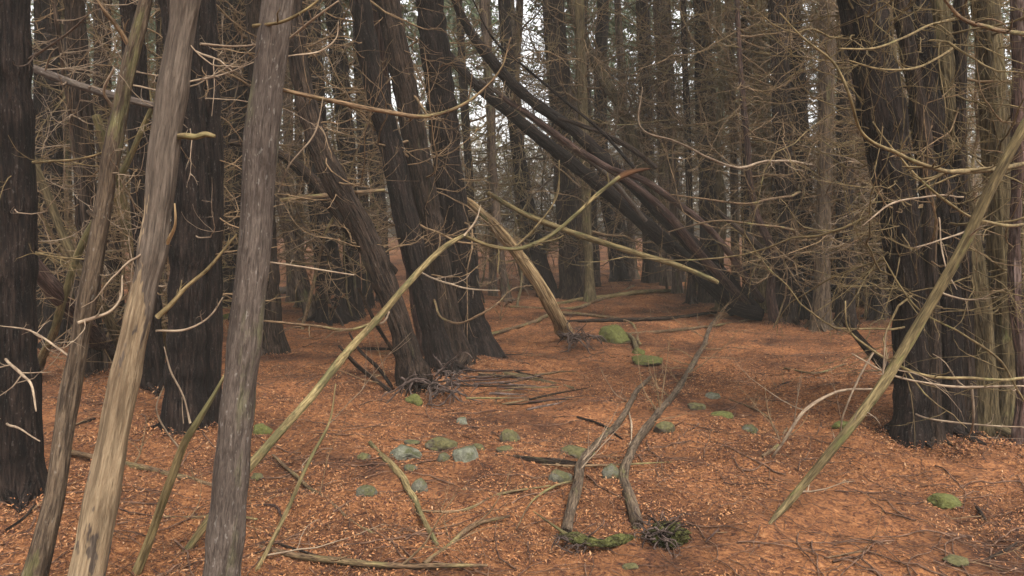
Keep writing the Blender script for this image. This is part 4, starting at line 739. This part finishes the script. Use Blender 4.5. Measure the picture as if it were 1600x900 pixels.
# ------------------------------------------------------------------ sticks on the ground
SK = [
 ('straight dark log lying behind the tan and grey stems', [(98, 706, 9), (200, 730, 11), (290, 752, 11), (350, 768, 9)], 'tan', 2),
 ('long red-brown stick along the bottom edge below the grey stem', [(395, 862, 12), (480, 880, 13), (560, 888, 13), (650, 890, 11), (755, 888, 6)], 'tan', 2),
 ('thick crooked stick pointing to the bottom centre, pale torn tip', [(582, 694, 9), (600, 722, 13), (632, 760, 13), (655, 800, 11), (682, 856, 9)], 'peel', 1),
 ('branching stick rising right from the bottom edge centre', [(665, 885, 9), (700, 856, 10), (748, 820, 9), (800, 806, 5)], 'tan', 4),
 ('thin brown stick crossing from the olive pole down to the right', [(428, 712, 6), (490, 768, 7), (560, 820, 6), (620, 852, 4)], 'tan', 2),
 ('dark flat stick right of the pointed pale boulder', [(772, 716, 8), (830, 722, 12), (880, 724, 11), (935, 728, 6)], 'brown', 2),
 ('mossy short log behind the brush pile', [(788, 586, 7), (820, 592, 9), (860, 602, 8), (895, 608, 4)], 'olive', 1),
 ('long thin level stick running behind the clump to the boulder', [(756, 526, 6), (820, 510, 7), (880, 492, 7), (960, 500, 6), (1000, 540, 6)], 'tan', 3),
 ('level mossy pole beyond the pale broken log', [(862, 478, 6), (930, 468, 8), (1000, 460, 8), (1050, 456, 5)], 'peel', 5),
 ('dark pole lying flat behind the large mossy boulder', [(880, 505, 6), (960, 503, 8), (1050, 498, 7), (1120, 490, 5)], 'brown', 5),
 ('thin long pole lying between boulder and leaning bundle', [(985, 524, 5), (1040, 520, 6), (1100, 512, 5), (1180, 500, 3)], 'tan', 4),
 ('slanting branch on the ground beyond the pale broken log', [(790, 480, 4), (880, 485, 6), (940, 470, 6), (990, 448, 4)], 'tan', 4),
 ('dark stick between the clump and the left prop sticks', [(520, 560, 4), (570, 548, 6), (630, 548, 5)], 'dark', 1),
 ('twiggy branch crossing in front of the left fallen sapling', [(640, 800, 3), (720, 800, 5), (780, 772, 5), (860, 756, 3)], 'tan', 3),
 ('thin curved stick left of the left fallen sapling', [(800, 830, 3), (840, 780, 5), (880, 758, 5), (905, 752, 3)], 'tan', 2),
 ('pale thin stick between the two fallen saplings', [(985, 700, 3), (988, 670, 4), (980, 640, 3)], 'twigp', 0),
 ('red-brown curved stick below the grey stem', [(380, 792, 5), (420, 790, 7), (440, 808, 5)], 'red', 1),
 ('dark thin stick near the bottom right corner', [(1530, 880, 4), (1570, 862, 6), (1600, 838, 4)], 'brown', 1),
 ('long curved twig at the bottom right', [(1290, 872, 3), (1380, 862, 5), (1440, 870, 5), (1490, 896, 3)], 'tan', 2),
 ('reddish stick at the lower right beside the leaning pole', [(1110, 845, 3), (1135, 820, 5), (1165, 800, 4)], 'red', 1),
 ('dark knotty stick right of the moss-green lone stone', [(1512, 778, 5), (1530, 800, 7), (1540, 812, 4)], 'brown', 2),
 ('thin dark stick from the green-topped stone leftward', [(1205, 655, 4), (1180, 640, 4), (1140, 626, 3)], 'tan', 2),
 ('short grey stick pointing away right of the grey-green stone', [(1190, 718, 6), (1215, 700, 8), (1232, 672, 5)], 'tan', 5),
 ('level thin stick at the left between black trunk and tan stem', [(80, 690, 4), (110, 668, 5), (150, 655, 4)], 'brown', 1),
 ('stick lying across the olive pole foot at the bottom left', [(255, 812, 6), (310, 812, 7), (350, 806, 6), (400, 812, 4)], 'peel', 2),
 ('brown stick from the grey stem foot toward the bottom edge', [(395, 840, 5), (440, 852, 6), (500, 870, 4)], 'brown', 1),
 ('thin stick in front of the black edge trunk', [(10, 830, 5), (40, 812, 6), (62, 790, 4)], 'brown', 1),
 ('thin twig left of the brownish stone', [(500, 738, 3), (530, 735, 4), (560, 722, 2)], 'tan', 1),
 ('level dark stick below the bright moss cushion', [(905, 655, 4), (940, 668, 5), (975, 690, 4)], 'brown', 1),
 ('thin level twig over the round grey stone', [(850, 728, 3), (920, 730, 4), (1000, 726, 4), (1055, 722, 2)], 'tan', 1),
 ('small broken branch right of the clump feet', [(760, 545, 3), (790, 556, 5), (830, 555, 4)], 'brown', 2),
 ('curved stick on the open ground at the right', [(1225, 575, 3), (1270, 585, 4), (1320, 570, 3)], 'tan', 2),
 ('dark stick on the open ground right of the bright moss strip', [(1200, 612, 3), (1240, 598, 4), (1280, 600, 3)], 'brown', 2),
 ('thin mossy stick crossing the lower centre', [(690, 775, 3), (725, 770, 6), (750, 770, 4)], 'olive', 0),
 ('bent arching branch at the large mossy boulder', [(940, 516, 5), (965, 520, 7), (985, 530, 8), (993, 548, 9)], 'olive', 1),
]
for i, (lb, sp, mt, nb) in enumerate(SK):
    log(lb, [(a, b, 'g', w) for a, b, w in sp], mt, name='fallen_stick', cat='stick', group='sticks on the forest floor', rg_seed=100+i, nb=nb, blen=(.12, .5), bm='twig', sides=12, rough=.002, wob=.022)

log('pale dead branch arching to the ground left of the leaning pole', [(1372, 608, 5.6, 4), (1300, 615, 5.4, 5), (1250, 645, 5.3, 6), (1222, 688, 5.3, 5), (1206, 716, 'g', 4)], 'twigp', name='dead_branch', cat='branch', rg_seed=60, nb=3, bm='twigp', rough=.0004)
log('thin white twig dangling behind the leaning pole', [(1368, 545, 5.4, 4), (1345, 585, 5.4, 4), (1320, 645, 5.4, 3), (1315, 700, 'g', 3)], 'twigp', name='dead_branch', cat='branch', rg_seed=61, nb=2, bm='twigp', rough=.0003)
log('white twig hanging across the khaki stem of the right clump', [(1522, 600, 5.2, 4), (1524, 640, 5.2, 4), (1505, 690, 'g', 3)], 'twigp', name='dead_branch', cat='branch', rg_seed=62, nb=1, bm='twigp', rough=.0003)

rg = np.random.default_rng(81)
for lb, px, py, nl, hh in [('orange-leaved seedling at the foot of the dark far clump', 515, 508, 26, .9), ('small leafy seedling behind the right of the middle clump', 782, 500, 12, .5)]:
    q = gp(px, py); root = thing('seedling', q, lb, 'seedling')
    for j in range(4):
        P, R, A, H = grow(q[None], np.array([j*1.6]), np.array([hh*rg.uniform(.6, 1)]), np.array([.007]), rg, n=9, pitch0=np.array([1.15]), p1=(-15, 15)); part('stem', tubes(P, R, 5), M['twig'], root)
        for k in range(nl//4):
            c = P[0, rg.integers(3, 9)]+rg.normal(0, .04, 3); a = rg.uniform(0, 6.28); d = np.array([math.cos(a), math.sin(a), rg.normal(-.5, .3)])*.05; e_ = np.array([-math.sin(a), math.cos(a), rg.normal(0, .5)])*.025
            part('leaf', (np.array([c-d, c-e_+[0, 0, .01], c+d, c+e_+[0, 0, .01]]), np.array([[0, 1, 2, 3]]), np.zeros((4, 3))), M['orange'], root)

# brush pile of reddish dead sticks
rg = np.random.default_rng(71)
BO = ['first', 'second', 'third', 'fourth', 'fifth', 'sixth', 'seventh', 'eighth', 'ninth', 'tenth', 'eleventh', 'twelfth', 'thirteenth', 'fourteenth', 'fifteenth', 'sixteenth', 'seventeenth', 'eighteenth', 'nineteenth', 'twentieth',
      'twenty-first', 'twenty-second', 'twenty-third', 'twenty-fourth', 'twenty-fifth', 'twenty-sixth']
bx_ = sorted(rg.uniform(745, 880, 26))
for i in range(26):
    px, py = bx_[i], rg.uniform(588, 640); a = rg.normal(-.35, .35); L = rg.uniform(45, 120)
    c = gp(px, py); dx = wr(L, c[1])*math.cos(a); dy = -wr(L, c[1])*math.sin(a)*3
    dv = np.array([dx, -abs(dy)*.5*np.sign(-math.sin(a)) if False else dy*.4, rg.uniform(-.02, .04)])
    p = np.array([c-dv, c-dv*.3+rg.normal(0, .02, 3), c+dv*.4+rg.normal(0, .02, 3), c+dv]); p[:, 2] = gz(p[:, 0], p[:, 1])+.03+rg.uniform(0, .07)
    q, w = pix(c)
    o = thing('brush_stick', p[0], f'dead stick in the low brush pile right of the exposed roots, {BO[i]} from the left', 'stick', 'sticks of the brush pile')
    r = rg.uniform(.005, .011); vqb, P, R = rod(p, np.array([r, r*1.1, r*.8, r*.4]), 8, 24, wob=.012, seed=int(i+800), rough=.001)
    part('stem', vqb, M[['red', 'brown', 'root', 'tan'][i % 4]], o)
    Pb, Rb, A, H = grow(P[[8, 13, 18]], rg.uniform(0, 6.28, 3), rg.uniform(.1, .25, 3), np.full(3, .003), rg, n=6, p0=(0, 15), p1=(0, 20))
    for k in range(3): part('twig', tubes(Pb[k:k+1], Rb[k:k+1], 4), M['twig'], o)

# needles banked against the feet of the trunks
rg = np.random.default_rng(74); cc = []
for o in [o for o in bpy.data.objects if o.parent is None and o.name.startswith('cedar_tree') and 4 < o.location.y < 15]:
    w = max([(c_.dimensions.x) for c_ in o.children if c_.name.startswith('trunk')] + [.3]); r0 = {True: .2, False: .16}[o.location.y < 9]
    n = 900; a = rg.random(n)*6.283; rr_ = r0 + np.abs(rg.normal(0, .13, n)); cc.append(np.column_stack([o.location.x+rr_*np.cos(a), o.location.y+rr_*np.sin(a), .055*np.exp(-(rr_-r0)/.09)*rg.random(n)]))
cc = np.vstack(cc); n = len(cc); cc[:, 2] += surf(cc[:, 0], cc[:, 1])+.004
l = rg.uniform(.012, .034, n); a = rg.random(n)*6.283; ti = rg.normal(0, .5, n)
d = np.stack([np.cos(a)*np.cos(ti), np.sin(a)*np.cos(ti), np.sin(ti)], -1)*l[:, None]*.5; e = np.stack([-np.sin(a), np.cos(a), rg.normal(0, .4, n)], -1)*l[:, None]*.17
tag(link('banked_litter', make_mesh('banked_litter', np.stack([cc-d, cc-e, cc+d, cc+e], 1).reshape(-1, 3), np.arange(4*n).reshape(n, 4), None, M['litter'], smooth=False)), 'needles and flakes heaped around the feet of the trunks', 'leaf litter', kind='stuff')

# fine fallen twigs
rg = np.random.default_rng(72); n = 4500
y = 2.6*(22/2.6)**rg.random(n); x = (rg.random(n)*2-1)*(y*.72+1.0)
b = np.column_stack([x, y, surf(x, y)+.006]); L = rg.uniform(.05, .38, n)*(1+.04*y)
P, R, A, H = grow(b, rg.uniform(0, 6.28, n), L, rg.uniform(.0008, .003, n)*(.8+.05*y), rg, n=6, p0=(2, 3), p1=(0, 4), kink=6, curl=14, taper=.6)
P[..., 2] = surf(P[..., 0], P[..., 1])+.006+.01*rg.random((n, 1))
n = 420; y = 3.2*(16/3.2)**rg.random(n); x = (rg.random(n)*2-1)*(y*.6+.5)
Pm, Rm, A, H = grow(np.column_stack([x, y, 0*x]), rg.uniform(0, 6.28, n), rg.uniform(.25, .9, n), rg.uniform(.003, .0065, n), rg, n=12, p0=(2, 3), p1=(0, 4), kink=7, curl=20, taper=.7)
Pm[..., 2] = surf(Pm[..., 0], Pm[..., 1])+.010
tw_ = join([tubes(P, R, 3), tubes(Pm, Rm, 5)])
tag(link('twig_litter', make_mesh('twig_litter', *tw_, M['litter_twig'])), 'fine dead twigs strewn over the needle litter', 'twigs', kind='stuff')

# ------------------------------------------------------------------ far trees
PROTO = []
for k in range(9):
    rg = np.random.default_rng(200+k); Ht = rg.uniform(12, 15); r0 = rg.uniform(.08, .145)
    lean = rg.normal(0, .35, 2); zs = np.linspace(-.15, Ht, 7); f = zs/Ht
    pts = np.column_stack([lean[0]*f**1.5+rg.normal(0, .05, 7)*(f > 0), lean[1]*f+rg.normal(0, .05, 7)*(f > 0), zs])
    vqb, P, R = rod(pts, r0*(1-.78*f.clip(0, 1)), 14, 56, wob=.03, flute=.06, flare=.5, flare_h=.3, rough=.006, seed=600+k)
    trunk = make_mesh('trunk', *vqb, M[['far', 'brown', 'far', 'far', 'stem', 'brown', 'brown', 'far', 'stem'][k]])
    nb = 135; zz = rg.uniform(.4, 8.5, nb); idx = np.array([np.argmin(np.abs(P[:, 2]-z)) for z in zz])
    L = rg.uniform(.7, 2.1, nb); Pb, Rb, A, H = grow(P[idx], rg.random(nb)*6.283, L, rg.uniform(.011, .021, nb), rg, n=8)
    P2, R2, A2, H2, L2 = offshoots(Pb, Rb, A, H, L, rg, 8, n=6, rmin=.0075)
    P3, R3, _, _, _ = offshoots(P2, R2, A2, H2, L2, rg, 1, n=4, rmin=.006)
    tw = make_mesh('twigs', *join([tubes(Pb, Rb, 3), tubes(P2, R2, 3), tubes(P3, R3, 3)]), M[['twig', 'twigo', 'twig'][k % 3]])
    V, q, _ = crown_mesh(rg, 6.4+rg.random()*1.6, Ht+.6, 2.0, 62, 20, .2)
    cr = make_mesh('crown', V+np.array([lean[0]*.6, lean[1]*.6, 0]), q, None, M['leaf'], smooth=False)
    PROTO.append((trunk, tw, cr))
rg = np.random.default_rng(33); placed = [(o.location.x, o.location.y) for o in bpy.data.objects if o.parent is None and o.get('category') == 'tree']; far = []
tries = 0
while len(far) < 292 and tries < 20000:
    tries += 1
    y = 13.5+(58-13.5)*rg.random()**.85; x = rg.uniform(-1, 1)*(y*.68+1.5); px = 800+F*x/y
    if y < 17 and 600 < px < 1200: continue
    if y < 24 and 930 < px < 1000: continue
    if y > 22 and (785 < px < 850 or 1228 < px < 1252): continue
    if y < 15.5 and (px < 560 and px > 400): continue
    if any((x-a)**2+(y-b)**2 < (.85 if y > 20 else 1.25)**2 for a, b in placed): continue
    placed.append((x, y)); far.append((x, y, px))
LM = [(-999, 60, 'left of the black edge trunk'), (60, 190, 'between the black edge trunk and the olive stem'), (190, 300, 'behind the tan bare stem'), (300, 400, 'behind the grey stem'), (400, 480, 'just right of the grey stem'), (480, 560, 'behind the dark far clump'),
      (560, 640, 'behind the left of the middle clump'), (640, 740, 'behind the right of the middle clump'), (740, 830, 'above the pale broken log'), (830, 900, 'around the stout trunk under the logs'), (900, 980, 'in the gap under the leaning logs'), (980, 1060, 'beyond the bright moss cushion'),
      (1060, 1130, 'beyond the foot of the leaning bundle'), (1130, 1210, 'just right of the leaning bundle'), (1210, 1290, 'behind the twiggy thicket'), (1290, 1370, 'between thicket and right clump'), (1370, 1450, 'behind the broadest black trunk'), (1450, 1530, 'behind the green-tinged stem'), (1530, 9999, 'behind the khaki edge stem')]
ORD = ['first', 'second', 'third', 'fourth', 'fifth', 'sixth', 'seventh', 'eighth', 'ninth', 'tenth', 'eleventh', 'twelfth', 'thirteenth', 'fourteenth', 'fifteenth', 'sixteenth', 'seventeenth', 'eighteenth', 'nineteenth', 'twentieth']+['twenty-%s' % q for q in ('first', 'second', 'third', 'fourth', 'fifth', 'sixth', 'seventh', 'eighth', 'ninth')]+['thirtieth']+['thirty-%s' % q for q in ('first', 'second', 'third', 'fourth')]
LOOK = ['grey-brown', 'dark brown', 'grey-brown', 'grey-brown', 'tan-brown', 'dark brown', 'dark brown', 'grey-brown', 'tan-brown']
items = []
for i, (x, y, px) in enumerate(far): items.append([x, y, px, i % 9, [k for k, (a, b, _) in enumerate(LM) if a <= px < b][0]])
cnt = {}
for it in sorted(items, key=lambda q: q[2]):
    x, y, px, k, z = it; c = cnt.get((z, y > 30), 0); cnt[(z, y > 30)] = c+1
    s = rg.uniform(.8, 1.25); h = rg.uniform(.9, 1.12)
    ds = 'distant' if y > 30 else 'farther'
    size = 'stout' if s > 1.08 else 'slim' if s < .93 else 'upright'
    e = thing('forest_tree', (x, y, float(gz(x, y))), f'{ds} {size} {LOOK[k]} tree {LM[z][2]}, {ORD[c]} there', 'tree', 'dense forest trees farther back')
    e.rotation_euler = (0, 0, rg.uniform(0, 6.28)); e.scale = (s, s, s*h/max(s, .9))
    link('trunk', PROTO[k][0], e); tag(link('twigs', PROTO[k][1], e), kind='stuff'); link('crown', PROTO[k][2], e)

# dead saplings and leggy undergrowth filling the gaps
rg = np.random.default_rng(55)
ZN = [(1195, 1420, 470, 515, 18, 'in the twiggy thicket'), (60, 330, 500, 600, 16, 'in the gloom behind the tan stem'), (430, 640, 470, 520, 9, 'beyond the dark clump'), (745, 890, 448, 480, 9, 'behind the pale broken log'), (1440, 1600, 520, 600, 8, 'behind the right clump'), (985, 1090, 430, 462, 6, 'under the leaning logs')]
si = 0
for x0, x1, y0, y1, num, where in ZN:
    for j, px in enumerate(sorted(rg.uniform(x0, x1, num))):
        py = rg.uniform(y0, y1); q = gp(px, py); h = rg.uniform(2.0, 5.5); l = rg.normal(0, .22, 2)*h; r = rg.uniform(.012, .034)
        f = np.linspace(0, 1, 6)[:, None]; pts = q + np.array([0, 0, -.05]) + f*np.array([l[0], l[1], h]) + rg.normal(0, .09, (6, 3))*(f > 0)
        root = thing('dead_sapling', q, f"{['crooked', 'thin', 'leaning', 'wiry'][j % 4]} {['brown', 'olive', 'grey-brown'][si % 3]} dead sapling {where}, {ORD[j]} from the left", 'sapling', 'dead saplings between the trees')
        vqb, P, R = rod(pts, r*np.linspace(1, .35, 6), 8, 40, wob=.05, rough=.001, seed=900+si)
        part('trunk', vqb, M[['tan', 'olive', 'far'][si % 3]], root)
        nb = int(26*h/3); idx = rg.integers(8, 39, nb)
        L = rg.uniform(.4, 1.5, nb); Pb, Rb, A, H = grow(P[idx], rg.random(nb)*6.283, L, np.maximum(.0007*q[1], .006)*rg.uniform(.6, 1.3, nb), rg, n=9, p1=(40, 30))
        P2, R2, A2, H2, L2 = offshoots(Pb, Rb, A, H, L, rg, 6, n=6, rmin=.00034*q[1])
        P3, R3, _, _, _ = offshoots(P2, R2, A2, H2, L2, rg, 1, n=4, rmin=.00028*q[1])
        tag(part('twigs', join([tubes(Pb, Rb, 4), tubes(P2, R2, 3), tubes(P3, R3, 3)]), M[['twig', 'twigo', 'twigp'][si % 3] if si % 6 != 2 else 'twig'], root), kind='stuff'); si += 1

# the far-off wood closing the view
rg = np.random.default_rng(90); n = 170000
y = rg.uniform(60, 74, n); x = rg.uniform(-58, 58, n); z = 15*rg.random(n)**1.25
cl = fbm(np.column_stack([x*.35, y*.2, z*.3]), 3, 31); keep = cl > -2 + .34*np.clip(z-4.5, 0, 20) + 2.2*(z > 7.5)*(np.exp(-((800+F*x/y-818)/42)**2) + .7*np.exp(-((800+F*x/y-1240)/30)**2) + .6*np.exp(-((800+F*x/y-470)/25)**2))
x, y, z = x[keep], y[keep], z[keep]; n = len(x)
l = rg.uniform(.25, .75, n); w = l*rg.uniform(.3, .6, n); a = rg.uniform(0, 6.28, n); ti = rg.normal(-.3, .5, n); ro = rg.normal(0, .8, n)
d = np.stack([np.cos(a)*np.cos(ti), np.sin(a)*np.cos(ti), np.sin(ti)], -1)*l[:, None]*.5; e = np.stack([-np.sin(a)*np.cos(ro), np.cos(a)*np.cos(ro), np.sin(ro)], -1)*w[:, None]*.5
c = np.column_stack([x, y, z+gz(x, y)]); V = np.stack([c-d, c-e, c+d, c+e], 1).reshape(-1, 3)
M['farleaf'] = leafmat('distant_foliage', [(0, (.07, .058, .042)), (.4, (.13, .105, .075)), (.75, (.13, .13, .075)), (1, (.18, .145, .11))])
wood = link('woodland', make_mesh('woodland', V, np.arange(4*n).reshape(n, 4), None, M['farleaf'], smooth=False)); tag(wood, 'far-off evergreen wood closing the view behind the trunks', 'woodland', kind='stuff')

# ------------------------------------------------------------------ thin haze, put in to lighten the dark background
bm = bmesh.new(); bmesh.ops.create_cube(bm, size=1); me = bpy.data.meshes.new('haze'); bm.to_mesh(me); bm.free()
hz = link('haze', me, loc=(0, 10, 9)); hz.scale = (800, 1200, 22); tag(hz, 'thin haze between the trees, lightening the background', 'haze', kind='stuff')
hm = bpy.data.materials.new('damp_air'); hm.use_nodes = True; hn = hm.node_tree; hn.nodes.remove(hn.nodes['Principled BSDF'])
pv = hn.nodes.new('ShaderNodeVolumePrincipled'); pv.inputs['Color'].default_value = (.97, .89, .78, 1); pv.inputs['Density'].default_value = .0022
hn.links.new(pv.outputs[0], hn.nodes['Material Output'].inputs['Volume']); me.materials.append(hm)
